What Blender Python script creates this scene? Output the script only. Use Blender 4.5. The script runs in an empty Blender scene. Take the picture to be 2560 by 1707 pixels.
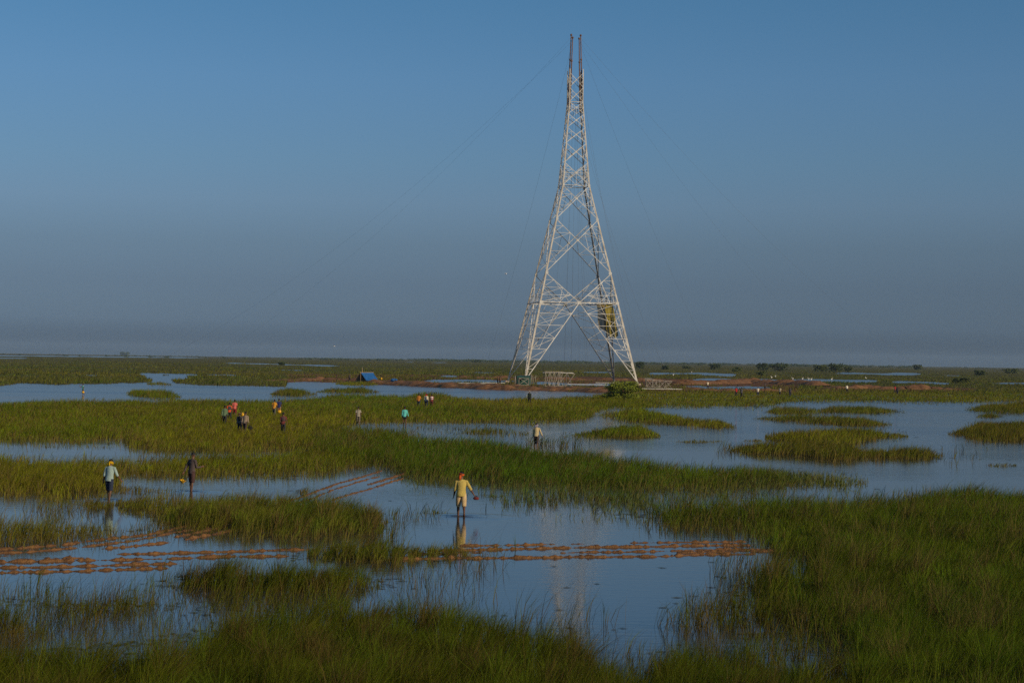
import bpy, bmesh, math, random
import numpy as np
from mathutils import Vector, Matrix

random.seed(7)
RNG = np.random.default_rng(7)
SC = bpy.context.scene
COL = SC.collection
rad = math.radians

# ------------------------------------------------------------------ camera
H = 5.8                       # eye height above the water (m), from the people wading
F = 4500.0                    # focal length in photo pixels (2560 wide)
CX, CY = 1280.0, 853.5
PITCH = math.atan((899.0 - CY) / F)
ROLL = 0.0143
w_ax = Vector((0, math.cos(PITCH), math.sin(PITCH)))
r0 = Vector((1, 0, 0)); u0 = Vector((0, -math.sin(PITCH), math.cos(PITCH)))
r_ax = r0 * math.cos(ROLL) + u0 * math.sin(ROLL)
u_ax = u0 * math.cos(ROLL) - r0 * math.sin(ROLL)
cam_data = bpy.data.cameras.new('camera')
cam_data.sensor_width = 36.0
cam_data.lens = 36.0 * F / 2560.0
cam_data.clip_start = 0.5
cam_data.clip_end = 40000
cam = bpy.data.objects.new('camera', cam_data)
COL.objects.link(cam)
M = Matrix.Identity(4)
for i in range(3):
    M[i][0] = r_ax[i]; M[i][1] = u_ax[i]; M[i][2] = -w_ax[i]
M[2][3] = H
cam.matrix_world = M
SC.camera = cam

# ------------------------------------------------------------------ light
SUN_EL = rad(21)
SUN_AZ = rad(128)             # clockwise from +Y (the view direction): behind the camera, to the right
world = bpy.data.worlds.new('World')
SC.world = world
world.use_nodes = True
wn = world.node_tree.nodes; wl = world.node_tree.links
wn.clear()
w_out = wn.new('ShaderNodeOutputWorld')
w_bg = wn.new('ShaderNodeBackground'); w_bg.inputs['Strength'].default_value = 0.10
w_sky = wn.new('ShaderNodeTexSky'); w_sky.sky_type = 'NISHITA'
w_sky.sun_disc = False
w_sky.sun_elevation = SUN_EL
w_sky.sun_rotation = SUN_AZ
w_sky.air_density = 1.0; w_sky.dust_density = 1.0; w_sky.ozone_density = 3.0
w_sky.altitude = 0
# dusty lower air: the band near the horizon is greyer and dimmer all the way round
w_tc = wn.new('ShaderNodeTexCoord')
w_sep = wn.new('ShaderNodeSeparateXYZ')
w_ramp = wn.new('ShaderNodeValToRGB')
w_mul = wn.new('ShaderNodeMix'); w_mul.data_type = 'RGBA'; w_mul.blend_type = 'MULTIPLY'
w_mul.inputs[0].default_value = 1.0
wl.new(w_tc.outputs['Generated'], w_sep.inputs[0])
wl.new(w_sep.outputs['Z'], w_ramp.inputs['Fac'])
els = w_ramp.color_ramp.elements
SKY_TINT = [(0.0, (0.136, 0.21, 0.409)), (0.019, (0.282, 0.396, 0.7)), (0.041, (0.284, 0.366, 0.596)), (0.063, (0.331, 0.406, 0.585)), (0.086, (0.41, 0.495, 0.662)), (0.108, (0.418, 0.542, 0.694)), (0.152, (0.426, 0.598, 0.759)), (0.197, (0.374, 0.604, 0.751)), (0.45, (0.42, 0.63, 0.76))]
els[0].position = SKY_TINT[0][0]; els[0].color = (*SKY_TINT[0][1], 1)
els[1].position = SKY_TINT[-1][0]; els[1].color = (*SKY_TINT[-1][1], 1)
for p, c in SKY_TINT[1:-1]:
    e = els.new(p); e.color = (*c, 1)
wl.new(w_sky.outputs[0], w_mul.inputs[6])
wl.new(w_ramp.outputs[0], w_mul.inputs[7])
wl.new(w_mul.outputs[2], w_bg.inputs['Color'])
wl.new(w_bg.outputs[0], w_out.inputs['Surface'])

sun_d = bpy.data.lights.new('sun', 'SUN')
sun_d.energy = 3.7
sun_d.angle = rad(0.6)
sun_d.color = (1.0, 0.79, 0.52)
sun = bpy.data.objects.new('sun', sun_d)
COL.objects.link(sun)
to_sun = Vector((math.sin(SUN_AZ) * math.cos(SUN_EL), math.cos(SUN_AZ) * math.cos(SUN_EL), math.sin(SUN_EL)))
sun.rotation_euler = to_sun.to_track_quat('Z', 'Y').to_euler()
sun.location = to_sun * 50

SC.view_settings.view_transform = 'Standard'
SC.view_settings.look = 'None'
SC.view_settings.exposure = 0.0
SC.view_settings.gamma = 1.0
SC.render.engine = 'CYCLES'
SC.cycles.use_denoising = False

# ------------------------------------------------------------------ helpers
def pix_uv(px, py):
    """photo pixel -> (U, v): U = F*X/Y, v = F*(drop below eye level)/Y, free of roll and pitch"""
    px = np.asarray(px, float); py = np.asarray(py, float)
    a = (px - CX) / F; b = (CY - py) / F
    X = r_ax.x * a + u_ax.x * b + w_ax.x
    Y = r_ax.y * a + u_ax.y * b + w_ax.y
    Z = r_ax.z * a + u_ax.z * b + w_ax.z
    return F * X / Y, -F * Z / Y

def G(px, py, z=0.0):
    """point at height z seen at a photo pixel"""
    U, v = pix_uv(px, py)
    Y = (H - z) * F / float(v)
    return Vector((float(U) * Y / F, Y, z))

def at_depth(px, py, Y):
    U, v = pix_uv(px, py)
    return Vector((float(U) * Y / F, Y, H - float(v) * Y / F))

def _hash(ix, iy, seed):
    n = (ix.astype(np.int64) * 374761393 + iy.astype(np.int64) * 668265263 + seed * 974634777) & 0x7fffffff
    n = ((n ^ (n >> 13)) * 1274126177) & 0x7fffffff
    return ((n ^ (n >> 16)) & 0xffff) / 65535.0

def vnoise(x, y, seed=0):
    x = np.asarray(x, float); y = np.asarray(y, float)
    ix = np.floor(x); iy = np.floor(y)
    fx = x - ix; fy = y - iy
    fx = fx * fx * (3 - 2 * fx); fy = fy * fy * (3 - 2 * fy)
    ix = ix.astype(np.int64); iy = iy.astype(np.int64)
    a = _hash(ix, iy, seed); b = _hash(ix + 1, iy, seed)
    c = _hash(ix, iy + 1, seed); d = _hash(ix + 1, iy + 1, seed)
    return (a * (1 - fx) + b * fx) * (1 - fy) + (c * (1 - fx) + d * fx) * fy

def fbm(x, y, seed=0, oct=3):
    s = 0; a = 0.5; t = 0
    for k in range(oct):
        s = s + a * vnoise(x * 2 ** k, y * 2 ** k, seed + k * 17); t += a; a *= 0.5
    return s / t

def link(name, me, mat=None, parent=None):
    o = bpy.data.objects.new(name, me)
    COL.objects.link(o)
    if mat and me is not None and len(me.materials) == 0:
        me.materials.append(mat)
    if parent:
        o.parent = parent
    return o

def tag(o, label=None, cat=None, group=None, kind=None):
    if label: o['label'] = label
    if cat: o['category'] = cat
    if group: o['group'] = group
    if kind: o['kind'] = kind
    return o

def empty(name, loc, rz=0.0):
    o = bpy.data.objects.new(name, None)
    COL.objects.link(o)
    o.location = loc; o.rotation_euler = (0, 0, rz)
    o.empty_display_size = 0.3
    return o

def np_mesh(name, verts, loops, starts, totals, smooth=True):
    me = bpy.data.meshes.new(name)
    me.vertices.add(len(verts)); me.vertices.foreach_set('co', np.ascontiguousarray(verts, np.float32).ravel())
    me.loops.add(len(loops)); me.loops.foreach_set('vertex_index', np.ascontiguousarray(loops, np.int32))
    me.polygons.add(len(starts))
    me.polygons.foreach_set('loop_start', np.ascontiguousarray(starts, np.int32))
    me.polygons.foreach_set('loop_total', np.ascontiguousarray(totals, np.int32))
    me.polygons.foreach_set('use_smooth', np.full(len(starts), smooth, bool))
    me.update(calc_edges=True)
    return me

def grid_mesh(name, P):
    """P: (rows, cols, 3)"""
    R, C, _ = P.shape
    idx = np.arange(R * C).reshape(R, C)
    q = np.stack([idx[:-1, :-1], idx[:-1, 1:], idx[1:, 1:], idx[1:, :-1]], -1).reshape(-1, 4)
    n = len(q)
    return np_mesh(name, P.reshape(-1, 3), q.ravel(), np.arange(n) * 4, np.full(n, 4))

def set_col(me, cols):
    a = me.color_attributes.new('tint', 'FLOAT_COLOR', 'POINT')
    c = np.ones((len(me.vertices), 4), np.float32); c[:, :3] = cols
    a.data.foreach_set('color', c.ravel())

class MB:
    """collects simple shapes into one mesh"""
    def __init__(s): s.v = []; s.f = []
    def add(s, vs, fs):
        o = len(s.v); s.v += [tuple(x) for x in vs]; s.f += [tuple(i + o for i in f) for f in fs]
    def box(s, c, size, R=None):
        R = R or Matrix.Identity(3); c = Vector(c); h = Vector(size) / 2
        vs = [c + R @ Vector((sx * h.x, sy * h.y, sz * h.z)) for sx in (-1, 1) for sy in (-1, 1) for sz in (-1, 1)]
        s.add(vs, [(0, 1, 3, 2), (4, 6, 7, 5), (0, 4, 5, 1), (2, 3, 7, 6), (0, 2, 6, 4), (1, 5, 7, 3)])
    def angle(s, p, q, w, n, th=None):
        w = w * 0.64
        """steel angle section from p to q, one flange lying against the face with normal n"""
        p = Vector(p); q = Vector(q); d = (q - p)
        if d.length < 1e-4: return
        d.normalize(); n = Vector(n); n = (n - d * n.dot(d)).normalized(); t = d.cross(n)
        if t.z + 0.3 * t.x > 0: t = -t
        th = th or w * 0.14
        for (t0, t1, n0, n1) in ((-w / 2, w / 2, 0, th), (-w / 2, -w / 2 + th, -w, -0.001)):
            vs = []
            for e in (p, q):
                for (a, b) in ((t0, n0), (t1, n0), (t1, n1), (t0, n1)):
                    vs.append(e + t * a + n * b)
            s.add(vs, [(0, 1, 2, 3), (7, 6, 5, 4), (0, 4, 5, 1), (1, 5, 6, 2), (2, 6, 7, 3), (3, 7, 4, 0)])
    def tube(s, pts, rads, seg=8, cap=True, squash=None):
        """loft of rings along pts; rads scalars or (rx, ry)"""
        pts = [Vector(p) for p in pts]
        rings = []; up = Vector((0, 0, 1))
        prev = None
        for i, p in enumerate(pts):
            d = (pts[min(i + 1, len(pts) - 1)] - pts[max(i - 1, 0)])
            d = d.normalized() if d.length > 1e-9 else Vector((0, 0, 1))
            if prev is None:
                a = Vector((1, 0, 0)) if abs(d.x) < 0.8 else Vector((0, 1, 0))
            else:
                a = prev
            a = (a - d * a.dot(d)).normalized(); prev = a
            b = d.cross(a)
            r = rads[i] if hasattr(rads, '__len__') else rads
            rx, ry = r if hasattr(r, '__len__') else (r, r)
            rings.append([p + a * (rx * math.cos(2 * math.pi * k / seg)) + b * (ry * math.sin(2 * math.pi * k / seg)) for k in range(seg)])
        vs = [v for r in rings for v in r]; fs = []
        for i in range(len(rings) - 1):
            for k in range(seg):
                k2 = (k + 1) % seg
                fs.append((i * seg + k, i * seg + k2, (i + 1) * seg + k2, (i + 1) * seg + k))
        if cap:
            fs.append(tuple(range(seg))[::-1]); fs.append(tuple((len(rings) - 1) * seg + k for k in range(seg)))
        s.add(vs, fs)
    def ball(s, c, r, R=None, nu=12, nv=8):
        c = Vector(c); R = R or Matrix.Identity(3)
        rx, ry, rz = r if hasattr(r, '__len__') else (r, r, r)
        vs = [c + R @ Vector((0, 0, rz))]; fs = []
        for j in range(1, nv):
            th = math.pi * j / nv
            for i in range(nu):
                ph = 2 * math.pi * i / nu
                vs.append(c + R @ Vector((rx * math.sin(th) * math.cos(ph), ry * math.sin(th) * math.sin(ph), rz * math.cos(th))))
        vs.append(c + R @ Vector((0, 0, -rz)))
        for i in range(nu):
            fs.append((0, 1 + i, 1 + (i + 1) % nu))
            fs.append((len(vs) - 1, 1 + (nv - 2) * nu + (i + 1) % nu, 1 + (nv - 2) * nu + i))
        for j in range(nv - 2):
            for i in range(nu):
                a = 1 + j * nu + i; b = 1 + j * nu + (i + 1) % nu
                fs.append((a, a + nu, b + nu, b))
        s.add(vs, fs)
    def mesh(s, name, smooth=False):
        me = bpy.data.meshes.new(name)
        me.from_pydata(s.v, [], s.f); me.update()
        if smooth: me.shade_smooth()
        return me
    def build(s, name, mat, parent=None, smooth=False):
        return link(name, s.mesh(name, smooth), mat, parent)

MATS = {}
def mat(name, col, rough=0.8, var=0.18, scale=6.0, bump=0.0, metal=0.0, col2=None, spec=0.3):
    """procedural material: base colour broken up by noise, optional second colour and fine relief"""
    if name in MATS: return MATS[name]
    m = bpy.data.materials.new(name); m.use_nodes = True
    nt = m.node_tree; N = nt.nodes; L = nt.links
    b = N['Principled BSDF']
    tc = N.new('ShaderNodeTexCoord'); no = N.new('ShaderNodeTexNoise')
    no.inputs['Scale'].default_value = scale; no.inputs['Detail'].default_value = 5
    L.new(tc.outputs['Object'], no.inputs['Vector'])
    rp = N.new('ShaderNodeValToRGB')
    c1 = [max(0, c * (1 - var)) for c in col]
    c2 = col2 if col2 else [min(1, c * (1 + var)) for c in col]
    rp.color_ramp.elements[0].position = 0.32; rp.color_ramp.elements[0].color = (*c1, 1)
    rp.color_ramp.elements[1].position = 0.68; rp.color_ramp.elements[1].color = (*c2, 1)
    L.new(no.outputs['Fac'], rp.inputs['Fac']); L.new(rp.outputs['Color'], b.inputs['Base Color'])
    b.inputs['Roughness'].default_value = rough; b.inputs['Metallic'].default_value = metal
    b.inputs['Specular IOR Level'].default_value = spec
    if bump > 0:
        bp = N.new('ShaderNodeBump'); bp.inputs['Strength'].default_value = bump; bp.inputs['Distance'].default_value = 0.05
        n2 = N.new('ShaderNodeTexNoise'); n2.inputs['Scale'].default_value = scale * 4; n2.inputs['Detail'].default_value = 4
        L.new(tc.outputs['Object'], n2.inputs['Vector'])
        L.new(n2.outputs['Fac'], bp.inputs['Height']); L.new(bp.outputs['Normal'], b.inputs['Normal'])
    MATS[name] = m
    return m

def grass_mat():
    m = bpy.data.materials.new('marsh_grass'); m.use_nodes = True
    N = m.node_tree.nodes; L = m.node_tree.links
    N.clear()
    out = N.new('ShaderNodeOutputMaterial')
    at = N.new('ShaderNodeAttribute'); at.attribute_name = 'tint'
    b = N.new('ShaderNodeBsdfDiffuse')
    t = N.new('ShaderNodeBsdfTranslucent'); mx = N.new('ShaderNodeMixShader'); mx.inputs[0].default_value = 0.18
    L.new(at.outputs['Color'], b.inputs['Color']); L.new(at.outputs['Color'], t.inputs['Color'])
    L.new(b.outputs[0], mx.inputs[1]); L.new(t.outputs[0], mx.inputs[2]); L.new(mx.outputs[0], out.inputs['Surface'])
    return m
GRASS = grass_mat()

# ------------------------------------------------------------------ the marsh: traced outlines
# every patch: top = line of grass tips, bot = waterline, in photo pixels; h = grass height in metres
P = []
def patch(name, top, bot, h=0.72, dens=1.0, tint=0, label=None, fray=1.0):
    P.append(dict(name=name, top=top, bot=bot, h=h, dens=dens, tint=tint, label=label, fray=fray))

# tints: 0 green field, 1 yellow-green, 2 olive / straw, 3 dark green foreground, 4 pale short sedge
patch('mid_field', [(-500, 1004), (0, 1003), (48, 1001), (128, 996), (256, 995), (391, 998), (450, 993), (548, 995), (695, 996), (768, 990), (850, 981), (945, 984), (1015, 986), (1055, 977), (1106, 979), (1143, 988), (1216, 992), (1362, 990), (1490, 986), (1560, 984), (1640, 1012), (1700, 1016)],
      [(-500, 1104), (0, 1103), (99, 1104), (219, 1103), (310, 1104), (330, 1122), (420, 1129), (622, 1130), (800, 1126), (860, 1066), (905, 1057), (1143, 1057), (1300, 1056), (1400, 1055), (1468, 1050), (1490, 1030), (1520, 1020), (1640, 1019), (1700, 1017)], h=0.46, tint=1)
patch('rear_field', [(1480, 986), (1540, 976), (1581, 976), (1700, 976), (1919, 975), (2150, 976), (2300, 977), (2560, 976), (3100, 976)],
      [(1480, 1020), (1700, 1017), (1919, 1017), (1960, 1008), (1974, 1005), (2175, 1005), (2395, 1007), (2560, 1006), (3100, 1006)], h=0.34, tint=1)
patch('strip_left', [(-500, 1131), (0, 1132), (154, 1138), (240, 1136), (333, 1138), (420, 1134), (500, 1126), (700, 1122), (850, 1110), (930, 1110)],
      [(-500, 1241), (0, 1240), (139, 1237), (256, 1235), (285, 1226), (296, 1184), (366, 1186), (475, 1188), (695, 1188), (800, 1180), (860, 1168), (905, 1160), (930, 1150)], h=0.5, tint=1)
patch('central_band', [(780, 1050), (850, 1059), (941, 1063), (1051, 1081), (1124, 1089), (1216, 1092), (1270, 1103), (1325, 1112), (1362, 1118), (1472, 1125), (1545, 1140), (1710, 1151), (1865, 1158), (1956, 1176), (2029, 1187), (2153, 1202)],
      [(780, 1120), (850, 1160), (905, 1160), (960, 1168), (1015, 1185), (1033, 1194), (1179, 1202), (1252, 1208), (1325, 1214), (1472, 1226), (1545, 1232), (1636, 1230), (1710, 1222), (1883, 1212), (2029, 1209), (2153, 1206)], h=0.56, tint=0)
patch('sedge_apron', [(1000, 1180), (1179, 1192), (1325, 1204), (1472, 1214), (1636, 1222), (1773, 1222), (1870, 1206)],
      [(1000, 1184), (1033, 1197), (1179, 1207), (1252, 1220), (1325, 1239), (1472, 1262), (1545, 1280), (1636, 1284), (1710, 1240), (1773, 1236), (1870, 1213)], h=0.28, dens=0.8, tint=4, fray=2.5)
patch('right_field', [(1630, 1272), (1660, 1256), (1700, 1246), (1773, 1240), (1919, 1231), (2066, 1228), (2175, 1228), (2248, 1220), (2358, 1213), (2504, 1217), (2560, 1220), (3100, 1220)],
      [(1630, 1275), (1640, 1300), (1700, 1318), (1883, 1330), (1930, 1362), (1960, 1392), (2000, 1402), (2030, 1440), (2050, 1500), (2090, 1570), (2140, 1650), (2150, 1780), (2560, 1780), (3100, 1780)], h=0.58, tint=0)
patch('right_fringe', [(1880, 1420), (1990, 1392), (2100, 1385), (2260, 1390)], [(1880, 1500), (1960, 1590), (2100, 1640), (2260, 1680)], h=0.5, dens=0.62, tint=0, fray=2.2)
patch('tongue_tail', [(1840, 1162), (1956, 1171), (2029, 1180), (2100, 1190), (2170, 1202)], [(1840, 1216), (1956, 1213), (2029, 1210), (2100, 1210), (2170, 1209)], h=0.3, dens=1.3, tint=4)
patch('left_fringe', [(-400, 1460), (0, 1462), (150, 1470), (330, 1475), (470, 1490), (620, 1500)], [(-400, 1640), (0, 1630), (250, 1610), (430, 1580), (620, 1540)], h=0.45, dens=0.34, tint=3, fray=2.5)
patch('foreground', [(-500, 1595), (0, 1595), (95, 1599), (175, 1609), (270, 1631), (329, 1635), (439, 1613), (475, 1588), (512, 1558), (622, 1529), (731, 1518), (860, 1505), (996, 1519), (1142, 1525), (1215, 1540), (1289, 1562), (1362, 1588), (1435, 1606), (1490, 1624), (1508, 1650), (1563, 1653), (1614, 1635), (1654, 1613), (1710, 1606), (1773, 1620), (1883, 1628), (1956, 1639), (2066, 1645), (2157, 1640), (2200, 1600), (2240, 1600)],
      [(-500, 2000), (2240, 2000)], h=0.55, tint=3)
patch('band_g', [(-500, 1290), (0, 1290), (110, 1284), (238, 1290), (311, 1316), (420, 1322)],
      [(-500, 1358), (0, 1358), (120, 1358), (183, 1350), (329, 1342), (420, 1328)], h=0.6, tint=2, fray=1.5)
patch('grass_islet', [(292, 1248), (366, 1242), (439, 1239), (548, 1228), (640, 1229), (713, 1235), (860, 1248), (898, 1255), (938, 1268), (960, 1290)],
      [(292, 1262), (402, 1296), (475, 1310), (603, 1326), (731, 1331), (850, 1322), (930, 1318), (960, 1306)], h=0.62, tint=2, label='broad olive grass islet beside the curving mud ridges left of the man in yellow')
patch('grass_islet', [(440, 1424), (494, 1403), (530, 1390), (640, 1392), (731, 1400), (850, 1408), (905, 1416), (941, 1434), (956, 1452)],
      [(440, 1462), (457, 1470), (622, 1483), (768, 1483), (860, 1482), (930, 1470), (956, 1460)], h=0.75, tint=3, label='dense green grass islet just below the lines of brown mud lumps')
patch('grass_islet', [(765, 1368), (790, 1356), (850, 1346), (923, 1343), (1033, 1346), (1142, 1357), (1180, 1368), (1190, 1380)],
      [(765, 1394), (850, 1400), (1000, 1404), (1100, 1398), (1190, 1388)], h=0.55, tint=2, label='low brownish grass islet crossed by mud ridges in front of the man in yellow')
patch('left_clump', [(-500, 1490), (0, 1489), (50, 1492), (100, 1510), (128, 1540)], [(-500, 1606), (0, 1605), (128, 1602)], h=0.8, tint=3)
patch('grass_islet', [(139, 1502), (200, 1488), (300, 1484), (380, 1500), (442, 1512)], [(139, 1524), (250, 1534), (330, 1530), (442, 1516)], h=0.4, dens=0.6, tint=3, fray=2, label='thin grass islet in the shallow water at lower left')
patch('grass_islet', [(201, 1258), (230, 1247), (285, 1250)], [(201, 1262), (240, 1272), (285, 1266)], h=0.4, dens=0.7, tint=2, label='small grass clump at the feet of the man with yellow headscarf')
patch('grass_islet', [(285, 1214), (340, 1208), (428, 1222)], [(285, 1230), (350, 1232), (428, 1226)], h=0.35, dens=0.7, tint=2, label='thin strip of sedge between the two men at left')
patch('grass_islet', [(735, 1224), (760, 1213), (790, 1224)], [(735, 1230), (760, 1236), (790, 1230)], h=0.35, dens=0.7, tint=2, label='little tuft of grass left of the far mud ridges')
patch('grass_islet', [(1045, 1276), (1080, 1266), (1112, 1274)], [(1045, 1280), (1080, 1285), (1112, 1281)], h=0.3, dens=0.9, tint=1, label='tiny flat grass tuft just left of the man in yellow')
patch('grass_islet', [(1205, 1234), (1235, 1229), (1255, 1236)], [(1205, 1240), (1235, 1243), (1255, 1239)], h=0.2, dens=0.5, tint=4, label='tiny sedge tuft beside the yellow-shirted man\'s outstretched hand')
patch('grass_islet', [(1486, 1036), (1530, 1026), (1563, 1021), (1600, 1018), (1710, 1037), (1791, 1046), (1841, 1067)],
      [(1486, 1038), (1545, 1048), (1622, 1057), (1700, 1061), (1782, 1069), (1841, 1071)], h=0.6, tint=1, label='long grass islet in the lake, nearest the leafy yellow-green bush')
patch('grass_islet', [(1406, 1086), (1490, 1068), (1545, 1060), (1600, 1062), (1640, 1080), (1651, 1087)],
      [(1406, 1089), (1454, 1092), (1545, 1093), (1651, 1090)], h=0.65, tint=1, label='domed green grass islet right of the man in the beige shirt')
patch('grass_islet', [(1106, 1078), (1180, 1066), (1250, 1066), (1322, 1080)], [(1106, 1082), (1200, 1087), (1322, 1086)], h=0.4, dens=0.5, tint=2, fray=2, label='sparse grass islet behind the man in the beige shirt')
patch('grass_islet', [(1912, 1031), (1935, 1018), (1963, 1012), (2000, 1013), (2050, 1018), (2084, 1011), (2175, 1011), (2229, 1020), (2266, 1029)],
      [(1912, 1033), (2000, 1035), (2084, 1031), (2190, 1032), (2266, 1031)], h=0.6, tint=2, label='farthest of the stacked long islets in the right lake')
patch('grass_islet', [(1883, 1044), (1955, 1037), (2084, 1035), (2157, 1041), (2230, 1060)], [(1883, 1046), (1990, 1054), (2060, 1058), (2130, 1063), (2230, 1063)], h=0.55, tint=2, label='second of the stacked long islets in the right lake, counted from the far bank')
patch('grass_islet', [(1912, 1086), (1970, 1073), (2050, 1067), (2110, 1064), (2175, 1070), (2270, 1085)], [(1912, 1095), (2000, 1108), (2100, 1113), (2160, 1106), (2200, 1093), (2270, 1090)], h=0.7, tint=1, label='bright green humped islet directly behind the longest lake islet')
patch('grass_islet', [(1821, 1120), (1860, 1108), (1900, 1103), (2000, 1098), (2100, 1102), (2160, 1116), (2200, 1114), (2266, 1108), (2320, 1116), (2360, 1135)],
      [(1821, 1126), (1900, 1133), (2000, 1140), (2100, 1145), (2200, 1145), (2300, 1148), (2360, 1143)], h=0.7, tint=2, label='longest islet of the right lake, nearest the big right-hand grass field')
patch('grass_islet', [(2369, 1084), (2410, 1064), (2450, 1050), (2560, 1048), (2700, 1050), (2780, 1070)], [(2369, 1087), (2450, 1096), (2560, 1102), (2700, 1102), (2780, 1092)], h=0.65, tint=2, label='wide grass islet cut by the right edge of the picture')
patch('grass_islet', [(2413, 1021), (2450, 1008), (2560, 1002), (2800, 1002)], [(2413, 1023), (2480, 1029), (2560, 1031), (2800, 1031)], h=0.6, tint=2, label='grass spit at the far right of the lake below the far bank')
patch('grass_islet', [(2438, 1038), (2475, 1030), (2512, 1037)], [(2438, 1042), (2475, 1044), (2512, 1042)], h=0.4, tint=2, label='small yellowish tuft between the two right-edge islets')
patch('grass_islet', [(2464, 1159), (2500, 1152), (2541, 1156)], [(2464, 1163), (2500, 1167), (2541, 1165)], h=0.25, tint=2, label='lone low tuft in open water near the right edge')
patch('grass_islet', [(1690, 1100), (1740, 1097), (1805, 1101)], [(1690, 1105), (1740, 1108), (1805, 1104)], h=0.2, dens=0.7, tint=2, label='flat thin tuft line in mid lake right of the domed islet')
patch('grass_islet', [(1861, 1098), (1885, 1095), (1905, 1099)], [(1861, 1102), (1885, 1104), (1905, 1102)], h=0.2, tint=2, label='tiny tuft at the left tip of the bright humped islet')
patch('grass_islet', [(1850, 1580), (1890, 1572), (1934, 1580)], [(1850, 1588), (1890, 1595), (1934, 1590)], h=0.22, tint=3, label='small mossy tuft in the dark water at lower right')
patch('grass_islet', [(315, 980), (330, 971), (390, 972), (420, 974), (453, 990)], [(315, 986), (350, 992), (400, 995), (453, 996)], h=0.6, tint=1, label='green islet in the far left channel')
patch('grass_islet', [(673, 986), (700, 969), (730, 967), (793, 980)], [(673, 988), (730, 990), (793, 989)], h=0.6, tint=2, label='small islet in the channel left of the blue tent')
patch('grass_islet', [(790, 977), (830, 968), (905, 966), (950, 978)], [(790, 980), (850, 982), (905, 982), (950, 982)], h=0.6, tint=2, label='low islet in the channel below the blue tent')
patch('grass_islet', [(838, 956), (880, 953), (930, 952), (945, 958)], [(838, 960), (880, 963), (930, 963), (945, 961)], h=0.5, tint=1, label='green grass bank directly in front of the blue tent')
patch('grass_islet', [(366, 956), (400, 952), (430, 958)], [(366, 961), (400, 963), (430, 962)], h=0.3, tint=2, label='small tuft in the mouth of the far left inlet')
patch('pond_strip', [(102, 1111), (200, 1108), (285, 1110)], [(102, 1118), (200, 1121), (285, 1120)], h=0.2, dens=0.5, tint=4)

# far bank of the channel: everything beyond is land unless a water strip says otherwise
FAR = [(-900, 966), (0, 966), (48, 959), (154, 962), (366, 956), (446, 959), (530, 964), (713, 966), (719, 955), (790, 955), (860, 958), (930, 961), (1069, 966), (1216, 973), (1400, 978), (1490, 981), (1600, 983), (1700, 984), (2560, 984), (3300, 984)]
# water strips and ponds in the far land: (x0, x1, ytop_left, ytop_right, thickness)
STRIPS = [(-200, 530, 886.5, 893, 2.5), (-100, 70, 893, 894, 3), (560, 860, 906.0, 914.5, 3.0), (350, 497, 933, 936, 6), (362, 470, 937, 941, 9), (378, 438, 943, 950, 16), (555, 600, 937, 938, 3),
          (1102, 1143, 938.5, 939, 4), (1055, 1290, 949, 951, 7), (1325, 1537, 953, 960, 8), (1621, 1710, 930, 931, 6), (1700, 1840, 930, 935, 6),
          (1737, 2194, 947, 950, 7), (2230, 2375, 953, 956, 5), (2475, 2900, 956, 957, 5), (2088, 2303, 931, 933, 5), (2354, 2402, 937, 938, 2.5), (1718, 1927, 964, 968, 6),
          (520, 590, 936, 937, 3), (215, 240, 937, 938, 3), (60, 80, 938, 938, 2), (780, 800, 925, 925, 2), (1010, 1040, 905, 905, 2), (1080, 1120, 906, 906.5, 1.5), (1450, 1530, 929, 931, 3),
          (1180, 1240, 930, 931, 2.5), (690, 760, 924, 925, 2)]

def curve_uv(pts):
    a = np.array(pts, float)
    U, v = pix_uv(a[:, 0], a[:, 1])
    o = np.argsort(U)
    return U[o], v[o]

for p in P:
    if p['name'] == 'foreground': p['top'] = [(x, y - 22) for x, y in p['top']]
    tU, tv = curve_uv(p['top']); bU, bv = curve_uv(p['bot'])
    U = np.unique(np.concatenate([tU, bU, np.linspace(tU[0], tU[-1], 60)]))
    t = np.interp(U, tU, tv); b = np.interp(U, bU, bv)
    b = np.maximum(b, t * 1.012)
    h = np.minimum(p['h'], 0.66 * (b - t) / b * H)
    p['U'] = U; p['vt'] = t / (1 - h / H); p['vb'] = b; p['hh'] = h
    p['soft'] = min(1.0, max(0.15, float(np.log(p['vb'] / p['vt']).max()) / 0.10))
FU, FV = curve_uv(FAR)
SUV = []
for (x0, x1, y0, y1, th) in STRIPS:
    U, v = pix_uv(np.array([x0, x1]), np.array([y0, y1]))
    SUV.append((U[0], U[1], v[0], v[1], th))

def inside(p, U, v, soft=0.0):
    """signed margin (in ln v units, positive inside) of ground points for a patch"""
    U = U + (fbm(U / 45.0, np.log(v) * 14, 15, 3) - 0.5) * 0.16 * v * p['soft']
    vt = np.interp(U, p['U'], p['vt']); vb = np.interp(U, p['U'], p['vb'])
    m = np.minimum(np.log(v / vt), np.log(vb / v))
    e = np.minimum(U - p['U'][0], p['U'][-1] - U) / v * 0.3
    return np.minimum(m, e)

def edge_noise(U, v):
    Y = H * F / v; X = U * Y / F
    return (fbm(X * 0.45 + 3, Y * 0.16, 5, 3) - 0.5)

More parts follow.
